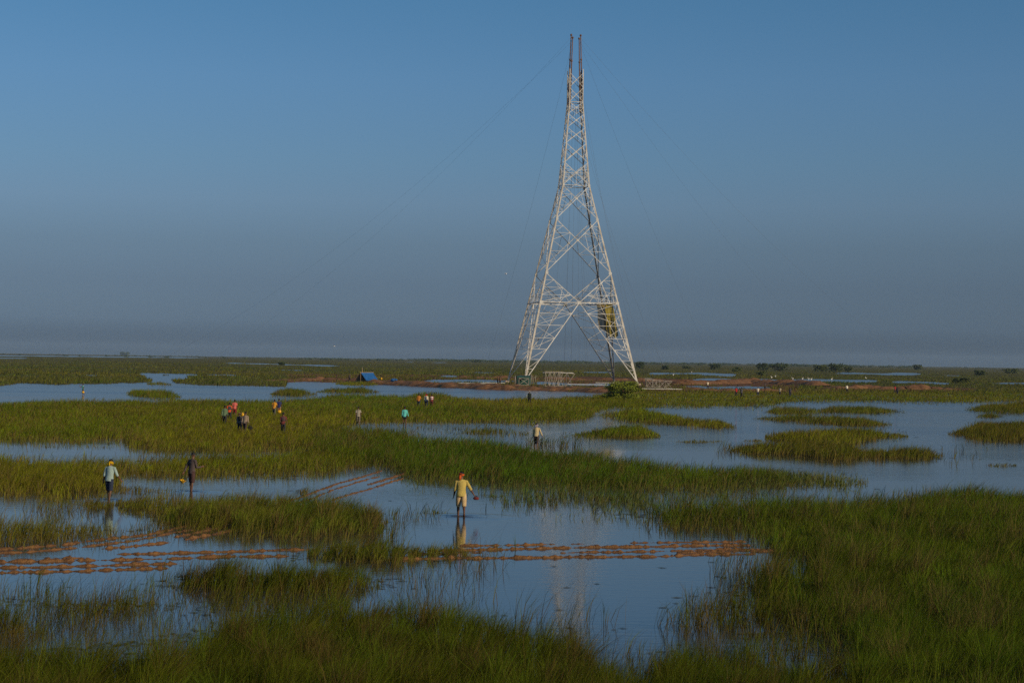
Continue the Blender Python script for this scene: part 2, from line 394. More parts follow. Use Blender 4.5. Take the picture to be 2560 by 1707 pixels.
def strip_depth(U, v):
    """>0 inside a far water strip"""
    d = np.full(np.shape(v), -1.0)
    wob = (vnoise(U * 0.03, v * 0.35, 91) - 0.5) * 3.0
    wob2 = (vnoise(U * 0.012 + 7, v * 0.15, 33) - 0.5)
    for (a, b, va, vb, th) in SUV:
        c = va + (vb - va) * (U - a) / (b - a) + th / 2
        tp = np.clip(np.minimum(U - a, b - U) / max(12.0, 0.12 * (b - a)), -1, 1)
        half = th / 2 * np.clip(tp, 0, 1) ** 0.5
        dd = half - np.abs(v - c - wob2 * th * 0.5) + wob * 0.16 * min(th, 6)
        dd = np.where(tp > 0, dd, -1)
        d = np.maximum(d, dd)
    return d

def far_land(U, v):
    fv = np.interp(U, FU, FV)
    wob = (vnoise(U * 0.04, v * 0.0 + 1, 12) - 0.5) * 3
    return (v < fv + wob * 0.7) & (strip_depth(U, v) < 0)

# ------------------------------------------------------------------ ground
MUD = (0.150, 0.072, 0.033)
def ground_mat():
    m = bpy.data.materials.new('marsh_ground'); m.use_nodes = True
    N = m.node_tree.nodes; L = m.node_tree.links
    b = N['Principled BSDF']; b.inputs['Roughness'].default_value = 0.95; b.inputs['Specular IOR Level'].default_value = 0.1
    at = N.new('ShaderNodeAttribute'); at.attribute_name = 'tint'
    geo = N.new('ShaderNodeNewGeometry')
    mp = N.new('ShaderNodeMapping'); mp.inputs['Scale'].default_value = (0.02, 0.006, 0.02)
    n1 = N.new('ShaderNodeTexNoise'); n1.inputs['Scale'].default_value = 1.0; n1.inputs['Detail'].default_value = 9; n1.inputs['Roughness'].default_value = 0.65
    L.new(geo.outputs['Position'], mp.inputs['Vector']); L.new(mp.outputs[0], n1.inputs['Vector'])
    rp = N.new('ShaderNodeValToRGB')
    rp.color_ramp.elements[0].position = 0.3; rp.color_ramp.elements[0].color = (0.62, 0.72, 0.7, 1)
    rp.color_ramp.elements[1].position = 0.72; rp.color_ramp.elements[1].color = (1.3, 1.18, 1.1, 1)
    L.new(n1.outputs['Fac'], rp.inputs['Fac'])
    mx = N.new('ShaderNodeMix'); mx.data_type = 'RGBA'; mx.blend_type = 'MULTIPLY'; mx.inputs[0].default_value = 1.0
    L.new(at.outputs['Color'], mx.inputs[6]); L.new(rp.outputs[0], mx.inputs[7]); L.new(mx.outputs[2], b.inputs['Base Color'])
    n2 = N.new('ShaderNodeTexNoise'); n2.inputs['Scale'].default_value = 1.2; n2.inputs['Detail'].default_value = 6
    L.new(geo.outputs['Position'], n2.inputs['Vector'])
    bp = N.new('ShaderNodeBump'); bp.inputs['Strength'].default_value = 0.7; bp.inputs['Distance'].default_value = 0.4
    L.new(n2.outputs['Fac'], bp.inputs['Height']); L.new(bp.outputs['Normal'], b.inputs['Normal'])
    return m

def build_ground():
    Us = np.concatenate([np.linspace(-6000, -1750, 40), np.arange(-1700, 1700, 9.0), np.linspace(1750, 6000, 40)])
    lv = np.concatenate([np.linspace(math.log(2500), math.log(930), 10)[:-1], np.linspace(math.log(930), math.log(2.2), 370)])
    U, v = np.meshgrid(Us, np.exp(lv))
    Y = H * F / v; X = U * Y / F
    en = edge_noise(U, v)
    z = np.full(U.shape, -0.30)
    col = np.zeros(U.shape + (3,)); col[:] = (0.10, 0.055, 0.028)
    for p in P:
        m = inside(p, U, v) + (en * 0.09 * p['fray'] - 0.02) * p['soft']
        near = 0.04 if p['h'] > 0.5 and p['dens'] > 0.7 else -0.06
        zz = -0.30 + np.clip(m / (0.07 * p['soft']), 0, 1) * (0.30 + near)
        z = np.maximum(z, zz)
        col[m > 0] = (0.060, 0.048, 0.0155)
    fl = far_land(U, v)
    fn = fbm(X * 0.02, Y * 0.01, 40, 3)
    z = np.where(fl, 0.10 + 0.25 * np.clip((40 - v) / 30, 0, 1), z)
    g = fbm(X * 0.008 + 9, Y * 0.0022, 71, 4)[..., None]
    farcol = np.array((0.075, 0.072, 0.020)) * (1 - g) + np.array((0.105, 0.090, 0.028)) * g
    site = (((U > -560) & (U < 720) & (v > 38 + 0.012 * np.abs(U)) & (v < 80)) | ((U > 760) & (U < 1160) & (v > 56) & (v < 68)))[..., None]
    farcol = np.where(site, np.array((0.150, 0.072, 0.032)) * (0.7 + 0.6 * g), farcol)
    col = np.where(fl[..., None], farcol, col)
    me = grid_mesh('ground', np.stack([X, Y, z], -1))
    set_col(me, col.reshape(-1, 3))
    o = link('ground', me, ground_mat())
    tag(o, kind='structure')
    # muddy bed under the water, to the horizon all round
    mb = MB(); mb.add([(-12900, -7400, -0.6), (12900, -7400, -0.6), (12900, 16400, -0.6), (-12900, 16400, -0.6)], [(0, 1, 2, 3)])
    tag(mb.build('lake_bed', mat('bed_mud', (0.10, 0.055, 0.028), 0.95, scale=0.2)), kind='structure')
build_ground()

# ------------------------------------------------------------------ water
def water_mat():
    m = bpy.data.materials.new('marsh_water'); m.use_nodes = True
    N = m.node_tree.nodes; L = m.node_tree.links
    b = N['Principled BSDF']
    b.inputs['Base Color'].default_value = (0.042, 0.040, 0.034, 1)
    b.inputs['IOR'].default_value = 1.38
    b.inputs['Specular IOR Level'].default_value = 0.5
    geo = N.new('ShaderNodeNewGeometry')
    sep = N.new('ShaderNodeSeparateXYZ'); L.new(geo.outputs['Position'], sep.inputs[0])
    # open water farther out is ruffled by the breeze, the sheltered near pools are nearly still
    mr = N.new('ShaderNodeMapRange'); mr.inputs[1].default_value = 60; mr.inputs[2].default_value = 330
    L.new(sep.outputs['Y'], mr.inputs[0])
    mpw = N.new('ShaderNodeMapping'); mpw.inputs['Scale'].default_value = (0.014, 0.05, 1)
    nw = N.new('ShaderNodeTexNoise'); nw.inputs['Scale'].default_value = 1.0; nw.inputs['Detail'].default_value = 3
    L.new(geo.outputs['Position'], mpw.inputs[0]); L.new(mpw.outputs[0], nw.inputs['Vector'])
    cal = N.new('ShaderNodeMapRange'); cal.inputs[1].default_value = 0.38; cal.inputs[2].default_value = 0.66; cal.inputs[3].default_value = 0.12; cal.inputs[4].default_value = 1.6
    L.new(nw.outputs['Fac'], cal.inputs[0])
    st = N.new('ShaderNodeMath'); st.operation = 'MULTIPLY_ADD'; st.inputs[1].default_value = 0.85; st.inputs[2].default_value = 0.15
    L.new(mr.outputs[0], st.inputs[0])
    st2 = N.new('ShaderNodeMath'); st2.operation = 'MULTIPLY'; L.new(st.outputs[0], st2.inputs[0]); L.new(cal.outputs[0], st2.inputs[1])
    mp = N.new('ShaderNodeMapping'); mp.inputs['Scale'].default_value = (1.3, 3.2, 1)
    n1 = N.new('ShaderNodeTexNoise'); n1.inputs['Scale'].default_value = 1.0; n1.inputs['Detail'].default_value = 4; n1.inputs['Roughness'].default_value = 0.55
    L.new(geo.outputs['Position'], mp.inputs[0]); L.new(mp.outputs[0], n1.inputs['Vector'])
    bp = N.new('ShaderNodeBump'); bp.inputs['Distance'].default_value = 0.06
    L.new(st2.outputs[0], bp.inputs['Strength']); L.new(n1.outputs['Fac'], bp.inputs['Height']); L.new(bp.outputs['Normal'], b.inputs['Normal'])
    ro = N.new('ShaderNodeMath'); ro.operation = 'MULTIPLY_ADD'; ro.inputs[1].default_value = 0.10; ro.inputs[2].default_value = 0.035
    L.new(mr.outputs[0], ro.inputs[0]); L.new(ro.outputs[0], b.inputs['Roughness'])
    return m
mb = MB(); mb.add([(-12900, -7400, 0), (12900, -7400, 0), (12900, 16400, 0), (-12900, 16400, 0)], [(0, 1, 2, 3)])
tag(mb.build('water', water_mat()), kind='structure')

# ------------------------------------------------------------------ grass
# (blade colour, straw colour at the foot, foot share)
TINT = {0: ((0.074, 0.116, 0.006), (0.120, 0.096, 0.030)), 1: ((0.108, 0.144, 0.006), (0.140, 0.106, 0.030)),
        2: ((0.094, 0.118, 0.010), (0.130, 0.096, 0.030)), 3: ((0.068, 0.094, 0.006), (0.092, 0.068, 0.020)),
        4: ((0.096, 0.122, 0.030), (0.115, 0.108, 0.036)), 5: ((0.090, 0.108, 0.0155), (0.105, 0.098, 0.026))}

def blades(name, U, v, hgt, tint, rng, parent=None, wpx=0.85, lean_amt=0.34, dry=0.17, tuss=0.5):
    """one mesh of grass blades rooted at ground points (U, v)"""
    n = len(U)
    Y = H * F / v; X = U * Y / F
    # tussocks: roots drawn towards a cell centre, blades fanning out of it, each tussock its own height, lean and hue
    lod = 2.0 ** np.round(np.log2(np.maximum(0.42, 15.0 * Y / F)))
    cxi = np.floor(X / lod); cyi = np.floor(Y / (lod * 1.6))
    li = np.log2(lod).astype(int)
    h1 = _hash(cxi, cyi + li * 7919, 3); h2 = _hash(cxi, cyi + li * 7919, 4); h3 = _hash(cxi, cyi + li * 7919, 5); h4 = _hash(cxi, cyi + li * 7919, 6)
    tx = (cxi + 0.2 + 0.6 * h1) * lod; ty = (cyi + 0.2 + 0.6 * h2) * lod * 1.6
    tuss = tuss * (0.5 + 0.5 * np.clip((v - 170) / 230, 0, 1))
    pull = tuss * rng.uniform(0.2, 1.0, n)
    X = X + (tx - X) * pull; Y = Y + (ty - Y) * pull
    hgt = np.asarray(hgt) * np.clip(rng.normal(1.0, 0.17, n), 0.45, 1.5) * (1 + tuss * (h3 - 0.55) * 1.7)
    w = np.maximum(0.006, wpx * Y / F) * rng.uniform(0.5, 1.9, n)
    odd = rng.random(n); bent = odd < 0.09; tall = odd > 0.965
    hgt = np.where(tall, hgt * 1.25, hgt)
    az = rng.uniform(0, math.pi, n)
    dx = np.cos(az) * w / 2; dy = np.sin(az) * w / 2
    gust = fbm(X * 0.12, Y * 0.05, 8, 2)
    lx = hgt * (rng.normal(0.08, 0.24, n) + lean_amt * gust + (h4 - 0.5) * 0.4 + np.clip((X - tx) / lod, -0.6, 0.6) * 0.7)
    ly = hgt * (rng.normal(0.0, 0.24, n) + (h1 - 0.5) * 0.4)
    lx = np.where(bent, lx * 2.0 + 0.25 * hgt, lx); ly = np.where(bent, ly * 2.2, ly); hgt = np.where(bent, hgt * 0.75, hgt)
    base = np.stack([X, Y, np.full(n, -0.03)], -1)
    d = np.stack([dx, dy, np.zeros(n)], -1)
    tip = base + np.stack([lx, ly, hgt * 0.97], -1)
    mid = base + np.stack([lx * 0.30, ly * 0.30, hgt * 0.55], -1)
    c_g, c_s = (np.array(c) for c in TINT[tint])
    k = fbm(X * 0.25 + 50, Y * 0.09, 21, 3)[:, None]
    k2 = fbm(X * 0.05 + 5, Y * 0.02, 27, 3)[:, None]
    green = c_g * (0.42 + 0.70 * k + 0.50 * k2) * rng.uniform(0.55, 1.45, (n, 1)) * (0.72 + 0.56 * h2[:, None])
    green = green * (1 + ((k2 - 0.5) * 0.9 + (h4[:, None] - 0.5) * 0.35) * np.array((1.0, 0.05, 0.0)))
    isdry = (rng.random(n) < dry * (0.2 + 1.2 * k2[:, 0] + 4.0 * (h3 > 0.90)))[:, None]
    green = np.where(isdry, c_s * rng.uniform(0.7, 1.3, (n, 1)), green)
    foot = c_s * rng.uniform(0.7, 1.25, (n, 1))
    full = v > 130
    nf = int(full.sum()); nt = n - nf
    vs = []; cs = []; loops = []; tot = []
    if nf:
        B = base[full]; D = d[full]; Mi = mid[full]; T = tip[full]
        vv = np.stack([B - D, B + D, Mi + D * 0.8, Mi - D * 0.8, T], 1).reshape(-1, 3)
        g = green[full]; f = foot[full]
        mc = g * 0.8 + f * 0.2
        cc = np.stack([f, f, mc, mc, g], 1).reshape(-1, 3)
        i = (np.arange(nf) * 5)[:, None]
        lp = np.concatenate([i, i + 1, i + 2, i + 3, i + 3, i + 2, i + 4], 1)
        vs.append(vv); cs.append(cc); loops.append(lp.ravel()); tot.append(np.tile([4, 3], nf))
    if nt:
        q = ~full
        B = base[q]; D = d[q]; T = tip[q]
        vv = np.stack([B - D * 1.15, B + D * 1.15, T], 1).reshape(-1, 3)
        g = green[q]; f = g * 0.45 + foot[q] * 0.55
        cc = np.stack([f, f, g], 1).reshape(-1, 3)
        i = (np.arange(nt) * 3 + nf * 5)[:, None]
        lp = np.concatenate([i, i + 1, i + 2], 1)
        vs.append(vv); cs.append(cc); loops.append(lp.ravel()); tot.append(np.full(nt, 3))
    tot = np.concatenate(tot); st = np.concatenate([[0], np.cumsum(tot)[:-1]])
    me = np_mesh(name, np.concatenate(vs), np.concatenate(loops), st, tot, smooth=False)
    set_col(me, np.concatenate(cs))
    return link(name, me, GRASS, parent)

COVER = 176.0     # blades per photo pixel of width and unit of ln(v)
UMIN, UMAX = -1650.0, 1650.0
acc = dict(U=[], v=[], h=[], t=[])
for ip, p in enumerate(P):
    rng = np.random.default_rng(100 + ip)
    a, b = max(p['U'][0], UMIN), min(p['U'][-1], UMAX)
    v0, v1 = p['vt'].min() * 0.94, p['vb'].max() * 1.07
    n = int(COVER * (1.5 if p['label'] else 1.0) * p['dens'] * (b - a) * math.log(v1 / v0))
    U = rng.uniform(a, b, n); v = np.exp(rng.uniform(math.log(v0), math.log(v1), n))
    Y = H * F / v; X = U * Y / F
    ef = p['fray'] * p['soft']
    m = inside(p, U, v) + edge_noise(U, v) * 0.09 * ef
    cl = fbm(X * 0.9, Y * 0.5, 61, 3)
    edge = np.where(m > 0, np.clip((0.5 if p['label'] else 0.22) + 0.78 * m / (0.045 * ef), 0, 1), 0.26 * np.clip(1 + m / (0.075 * ef), 0, 1) ** 2)
    keep = (rng.random(n) < edge) & (rng.random(n) < np.clip(0.45 + 1.6 * (cl - 0.15), 0.15, 1))
    U, v, X, Y, m = U[keep], v[keep], X[keep], Y[keep], m[keep]
    hh = np.interp(U, p['U'], p['hh']) * (0.62 + 0.75 * fbm(X * 0.3, Y * 0.14, 62, 3)) * (0.78 + 0.22 * np.clip(m / (0.03 * p['soft']), 0, 1)) * 1.12
    hh = np.maximum(hh, 0.12)
    if p['label']:
        c = Vector((float(X.mean()), float(Y.mean()), 0))
        o = empty(p['name'], c)
        g = tag(blades('grass', U, v, hh, p['tint'], rng, o), kind='stuff')
        g.location = -c
        tag(o, p['label'], 'grass islet', 'grass islets standing in the marsh water')
    else:
        acc.setdefault(p['tint'], []).append((U, v, hh))
gname = {0: 'green_field_grass', 1: 'yellow_green_field_grass', 2: 'olive_bank_grass', 3: 'foreground_grass', 4: 'pale_sedge'}
glab = {0: 'tall green marsh grass of the central band and right field', 1: 'yellow green marsh grass of the middle fields', 2: 'olive straw coloured grass of the rear bank and left margin', 3: 'dark green tall grass along the bottom of the picture', 4: 'short pale sedge fringing the central grass band'}
for t in (0, 1, 2, 3, 4):
    if t in acc:
        U, v, hh = (np.concatenate(z) for z in zip(*acc[t]))
        tag(blades(gname[t], U, v, hh, t, np.random.default_rng(300 + t)), glab[t], 'grass', kind='stuff')

# grass of the far plain, out to about 1.6 km; beyond it the ground sheet carries the colour
rng = np.random.default_rng(55)
n = 330000
U = rng.uniform(UMIN, UMAX, n); v = np.exp(rng.uniform(math.log(7), math.log(88), n))
keep = far_land(U, v)
U, v = U[keep], v[keep]
Y = H * F / v; X = U * Y / F
dmud = fbm(X * 0.02 + 30, Y * 0.008, 45, 3)
hh = 0.30 + 0.55 * fbm(X * 0.05, Y * 0.012, 46, 3)
site = ((U > -560) & (U < 720) & (v > 38 + 0.012 * np.abs(U)) & (v < 80)) | ((U > 760) & (U < 1160) & (v > 56) & (v < 68))
keep = rng.random(len(U)) < np.clip(0.3 + 1.4 * dmud, 0, 1) * np.where(site, np.clip(2.4 * dmud - 0.9, 0.03, 1), 1)
tag(blades('far_plain_grass', U[keep], v[keep], hh[keep], 5, rng, wpx=1.6), 'grass of the flat plain stretching back to the horizon', 'grass', kind='stuff')

# thin reeds standing singly in the shallows: (x0, x1, y0, y1, count, height)
REEDS = [(0, 460, 1440, 1600, 1500, 0.55), (330, 700, 1420, 1520, 700, 0.5), (420, 1000, 1480, 1560, 1100, 0.5), (860, 1260, 1400, 1520, 420, 0.5),
         (1200, 1560, 1540, 1640, 480, 0.7), (1760, 2120, 1400, 1600, 2600, 0.6), (1700, 1960, 1500, 1600, 900, 0.5), (1640, 1780, 1540, 1600, 240, 0.6),
         (930, 1120, 1265, 1330, 300, 0.45), (300, 620, 1290, 1340, 700, 0.3), (820, 1060, 1320, 1360, 340, 0.45), (1100, 1290, 1360, 1440, 130, 0.55),
         (560, 900, 1335, 1400, 240, 0.4), (280, 480, 1230, 1262, 220, 0.4), (1560, 1900, 1290, 1345, 500, 0.4), (1820, 2110, 1620, 1690, 900, 0.6), (200, 520, 1580, 1640, 900, 0.5),
         (1270, 1480, 1100, 1130, 420, 0.6), (1780, 1900, 1110, 1140, 160, 0.5), (2340, 2480, 1120, 1170, 120, 0.4), (0, 330, 1255, 1300, 600, 0.4), (1480, 1660, 1615, 1690, 420, 0.6),
         (880, 1300, 1060, 1085, 500, 0.25), (330, 620, 1140, 1180, 700, 0.5), (1150, 1700, 1235, 1280, 900, 0.25), (1790, 2000, 1225, 1250, 250, 0.35)]
rng = np.random.default_rng(77)
RU, RV, RH = [], [], []
for (x0, x1, y0, y1, c, h) in REEDS:
    c = int(c * 1.5)
    px = rng.uniform(x0, x1, c); py = rng.uniform(y0, y1, c)
    U, v = pix_uv(px, py)
    Y = H * F / v; X = U * Y / F
    fall = np.minimum(np.minimum(px - x0, x1 - px) / (0.3 * (x1 - x0)), np.minimum(py - y0, y1 - py) / (0.3 * (y1 - y0)))
    k = (fbm(X * 0.7, Y * 0.35, 81, 3) > 0.50 - 0.12 * np.clip(fall, 0, 1)) & (rng.random(c) < np.clip(fall, 0.05, 1))
    RU.append(U[k]); RV.append(v[k]); RH.append(np.full(k.sum(), h * 1.15))
tag(blades('reeds', np.concatenate(RU), np.concatenate(RV), np.concatenate(RH), 3, rng, wpx=0.85, dry=0.25), 'thin single reeds standing in the shallow water', 'reeds', kind='stuff')

# ------------------------------------------------------------------ mud ridges and banks
MUDM = mat('wet_mud', (0.145, 0.066, 0.020), 0.7, 0.3, 5.0, 0.9, col2=(0.225, 0.110, 0.036))
BANKM = mat('bank_earth', (0.150, 0.066, 0.028), 0.95, 0.35, 1.2, 0.8, col2=(0.235, 0.118, 0.050))

def ridge_grid(path, width, height, gap, seed, step, ncr=7, clod=1.0, floor=-0.05):
    """lumpy ridge along ground points; gap 0..1 is how much of it stays under water"""
    path = [Vector((p[0], p[1], 0)) for p in path]
    seg = [(path[i + 1] - path[i]).length for i in range(len(path) - 1)]
    L = sum(seg); n = max(6, int(L / step))
    pts = []; dirs = []
    for k in range(n + 1):
        s = L * k / n; i = 0
        while i < len(seg) - 1 and s > seg[i]: s -= seg[i]; i += 1
        d = (path[i + 1] - path[i]).normalized()
        pts.append(path[i] + d * s); dirs.append(d)
    pts = np.array(pts); dirs = np.array(dirs)
    s = np.linspace(0, L, n + 1)
    big = fbm(s / (width * 6), s * 0 + seed, seed, 3)
    lump = fbm(s / (width * 1.3), s * 0 + seed + 5, seed + 1, 3)
    env = height * (0.18 + 0.95 * lump * clod + 0.35 * (1 - clod)) * np.clip((big - gap) * 7 + 0.4, -0.8, 1.0)
    env = env * np.clip(np.minimum(s, L - s) / (width * 2), 0, 1) + floor * 0
    wob = (vnoise(s / (width * 3), s * 0 + 2, seed + 2) - 0.5) * width * 0.8
    ww = width * (0.75 + 0.5 * vnoise(s / width, s * 0, seed + 9))
    t = np.linspace(-1, 1, ncr)
    prof = (1 - t ** 2)
    nrm = np.stack([-dirs[:, 1], dirs[:, 0]], -1)
    off = wob[:, None] + ww[:, None] * t[None, :]
    X = pts[:, 0:1] + nrm[:, 0:1] * off; Y = pts[:, 1:2] + nrm[:, 1:2] * off
    Z = env[:, None] * prof[None, :] + floor * (1 - prof[None, :]) - 0.02
    Z = Z + (fbm(X / (width * 0.5), Y / (width * 0.5), seed + 3, 2) - 0.5) * 0.85 * height * clod * prof[None, :]
    return np.stack([X, Y, Z], -1)

def join_grids(name, grids, m, kind, label=None, cat=None):
    V = []; Q = []; o = 0
    for g in grids:
        R, C, _ = g.shape
        idx = np.arange(R * C).reshape(R, C) + o
        Q.append(np.stack([idx[:-1, :-1], idx[:-1, 1:], idx[1:, 1:], idx[1:, :-1]], -1).reshape(-1, 4))
        V.append(g.reshape(-1, 3)); o += R * C
    q = np.concatenate(Q); n = len(q)
    me = np_mesh(name, np.concatenate(V), q.ravel(), np.arange(n) * 4, np.full(n, 4))
    return tag(link(name, me, m), label, cat, kind=kind)

def px_path(pts): return [G(x, y) for x, y in pts]

def ridges(name, rows, label):
    gs = [ridge_grid(px_path(pts), w * 0.95, h * 0.85, gap + 0.0, 10 + 7 * i, 0.04, 7) for i, (pts, w, h, gap) in enumerate(rows)]
    return join_grids(name, gs, MUDM, 'stuff', label, 'mud')

ridges('mud_ridges', [
    ([(-150, 1378), (0, 1374), (146, 1363), (256, 1348), (366, 1337), (475, 1313)], 0.16, 0.11, 0.25),
    ([(-150, 1388), (60, 1380), (200, 1368), (330, 1352), (440, 1330), (530, 1318)], 0.16, 0.10, 0.36),
    ([(431, 1343), (520, 1326), (575, 1314), (640, 1303)], 0.16, 0.11, 0.1),
    ([(453, 1350), (500, 1341), (548, 1333), (600, 1321)], 0.15, 0.12, 0.1),
    ([(250, 1372), (300, 1368), (350, 1363), (430, 1354)], 0.16, 0.11, 0.33),
    ([(-150, 1392), (0, 1390), (120, 1386), (240, 1382)], 0.16, 0.10, 0.35)], 'brown ploughed mud ridges curving through shallow water at left')
ridges('mud_ridges', [
    ([(-150, 1406), (0, 1405), (200, 1401), (400, 1397), (560, 1391), (740, 1390)], 0.19, 0.13, 0.28),
    ([(290, 1386), (480, 1381), (600, 1378), (660, 1377)], 0.16, 0.11, 0.33), ([(500, 1381), (600, 1378), (700, 1375), (790, 1373)], 0.17, 0.11, 0.18),
    ([(-150, 1421), (0, 1419), (150, 1417), (300, 1412), (460, 1408)], 0.18, 0.12, 0.32),
    ([(-150, 1432), (0, 1431), (160, 1428), (290, 1424), (430, 1420)], 0.18, 0.12, 0.36),
    ([(60, 1400), (200, 1394), (330, 1390), (480, 1386)], 0.17, 0.11, 0.42)], 'straight rows of brown mud lumps breaking the water at lower left')
ridges('mud_ridges', [
    ([(1140, 1364), (1250, 1363), (1400, 1360), (1560, 1357), (1700, 1355), (1880, 1354)], 0.15, 0.10, 0.36),
    ([(1060, 1378), (1200, 1374), (1330, 1371), (1460, 1368), (1600, 1367), (1760, 1363), (1900, 1364)], 0.18, 0.12, 0.30),
    ([(1150, 1386), (1300, 1384), (1480, 1380), (1640, 1378), (1780, 1374), (1950, 1373)], 0.15, 0.10, 0.50),
    ([(860, 1400), (960, 1399), (1080, 1396), (1200, 1395), (1320, 1394), (1470, 1392), (1640, 1391), (1740, 1386), (1900, 1384)], 0.18, 0.12, 0.30),
    ([(1020, 1386), (1120, 1384), (1220, 1380)], 0.2, 0.10, 0.1), ([(1740, 1376), (1850, 1374), (1990, 1373)], 0.2, 0.12, 0.05), ([(1680, 1381), (1850, 1379), (1960, 1377)], 0.2, 0.12, 0.2)],
    'rows of brown mud lumps crossing the pool in front of the man in yellow')
ridges('mud_ridges', [
    ([(690, 1262), (760, 1240), (800, 1224), (850, 1207), (905, 1192), (955, 1176)], 0.13, 0.085, 0.22), ([(700, 1270), (780, 1246), (830, 1225), (890, 1206), (950, 1190)], 0.12, 0.08, 0.36),
    ([(917, 1212), (960, 1200), (1000, 1187), (1030, 1175)], 0.16, 0.10, 0.12), ([(820, 1254), (850, 1243), (880, 1234), (925, 1222), (960, 1210), (1010, 1195)], 0.12, 0.085, 0.34)],
    'far wheel-track mud ridges leading into the central grass band')

def bank(name, rows, label, kind='structure'):
    gs = [ridge_grid([G(x, y) for x, y in pts], w, h, -1.0, 31 + 13 * i, 0.35, 9, 1.0, -0.15) for i, (pts, w, h) in enumerate(rows)]
    return join_grids(name, gs, BANKM, kind, label, None)
bank('earth_bank', [([(740, 953), (800, 952), (838, 953), (905, 955), (940, 960), (1000, 963), (1069, 966), (1140, 969), (1216, 973), (1300, 975), (1400, 977), (1490, 980), (1560, 983), (1620, 984)], 2.6, 0.95),
                    ([(930, 955), (1010, 958), (1100, 962), (1216, 967), (1330, 971), (1480, 975), (1620, 978)], 3.0, 0.75)], 'low reddish earth bank along the channel in front of the tower')
bank('earth_bank', [([(1113, 945), (1160, 946), (1250, 947), (1400, 950), (1500, 951), (1600, 953), (1710, 954)], 3.5, 1.0)], 'reddish earth bank behind the tower feet')
bank('earth_bank', [([(1600, 976), (1700, 976), (1740, 977), (1800, 978), (1860, 978), (1940, 979), (2000, 979)], 3.0, 0.7), ([(1680, 962), (1760, 961), (1840, 959), (1880, 957), (1940, 960), (1990, 963), (2060, 966)], 4, 1.4)], 'heaped orange earth around the diggings right of the tower')
bank('earth_bank', [([(2060, 974), (2110, 973), (2160, 973), (2210, 974), (2260, 974), (2330, 975), (2420, 977)], 3.5, 1.2)], 'dug dark earth bank on the far right shore')
bank('earth_bank', [([(640, 953), (700, 952), (760, 950), (860, 949), (960, 950)], 3.5, 0.5)], 'trampled earth bank the blue tent stands on')

# ------------------------------------------------------------------ trees and bushes
BARK = mat('bark', (0.10, 0.07, 0.045), 0.95, 0.3, 8, 0.5)
def leaf_mat(name, c):
    m = mat(name, c, 0.7, 0.35, 1.3, 0.0, spec=0.1)
    return m
LEAF_D = leaf_mat('leaf_dark', (0.052, 0.074, 0.030)); LEAF_M = leaf_mat('leaf_mid', (0.075, 0.095, 0.034)); LEAF_Y = leaf_mat('leaf_yellow', (0.15, 0.185, 0.022))

def leaves(centres, radii, n, size, rng):
    """n leaf quads spread through ellipsoid clumps"""
    c = np.array(centres, float); r = np.array(radii, float)
    wt = (r[:, 0] * r[:, 1] * r[:, 2]) ** 0.5; k = rng.choice(len(c), n, p=wt / wt.sum())
    d = rng.normal(size=(n, 3)); d /= np.linalg.norm(d, axis=1)[:, None]
    p = c[k] + d * r[k] * (rng.random((n, 1)) ** 0.45)
    a = rng.normal(size=(n, 3)); a /= np.linalg.norm(a, axis=1)[:, None]
    b = np.cross(a, rng.normal(size=(n, 3))); b /= np.linalg.norm(b, axis=1)[:, None]
    s = size * rng.uniform(0.6, 1.4, (n, 1))
    V = np.stack([p - a * s, p + b * s * 0.45, p + a * s, p - b * s * 0.45], 1).reshape(-1, 3)
    return V
def leaf_mesh(name, V):
    n = len(V) // 4
    return np_mesh(name, V, np.arange(n * 4), np.arange(n) * 4, np.full(n, 4), smooth=False)

def shrub(name, base, wid, hgt, m, label, seed, n=1400, leaf=0.16, group=None, loose=0.0, cat='bush'):
    rng = np.random.default_rng(seed)
    t = empty(name, base)
    nl = 9
    cen = []; rd = []
    for k in range(nl):
        a = 2 * math.pi * k / nl + rng.uniform(-0.3, 0.3); q = rng.uniform(0.15, 0.42)
        cen.append((math.cos(a) * q * wid, math.sin(a) * q * wid * 0.8, hgt * rng.uniform(0.42, 0.80)))
        rd.append((wid * rng.uniform(0.12, 0.24), wid * rng.uniform(0.12, 0.24), hgt * rng.uniform(0.14, 0.30)))
    cen.append((0, 0, hgt * 0.55)); rd.append((wid * 0.34, wid * 0.3, hgt * 0.40))
    cen.append((0, 0, hgt * 0.25)); rd.append((wid * 0.46, wid * 0.38, hgt * 0.27))
    if loose:
        for k in range(40):
            a = rng.uniform(0, 2 * math.pi); q = rng.uniform(0.3, 0.55)
            cen.append((math.cos(a) * q * wid, math.sin(a) * q * wid * 0.8, hgt * rng.uniform(0.15, 0.95) * (1.15 - q))); rd.append((wid * 0.07, wid * 0.05, hgt * 0.06))
    link('crown', leaf_mesh('crown', leaves(cen, rd, n, leaf, rng)), m, t)
    tr = MB()
    tr.tube([(0, 0, -0.2), (0.03 * wid, 0, hgt * 0.18), (0, 0, hgt * 0.45)], [wid * 0.035, wid * 0.028, wid * 0.015], 7)
    for k in range(6):
        c = cen[k]
        tr.tube([(0, 0, hgt * 0.06), (c[0] * 0.5, c[1] * 0.5, c[2] * 0.55), c], [wid * 0.02, wid * 0.013, wid * 0.005], 5)
    tr.build('trunk', BARK, t, True)
    return tag(t, label, cat, group)

def shrub_px(x0, x1, y0, y1, m, label, seed, **kw):
    b = G((x0 + x1) / 2, y1, 0.15)
    s = b.y / F
    return shrub(kw.pop('name', 'bush'), b, (x1 - x0) * s, (y1 - y0) * s, m, label, seed, leaf=kw.pop('leaf', max(0.10, 2.0 * s)), **kw)

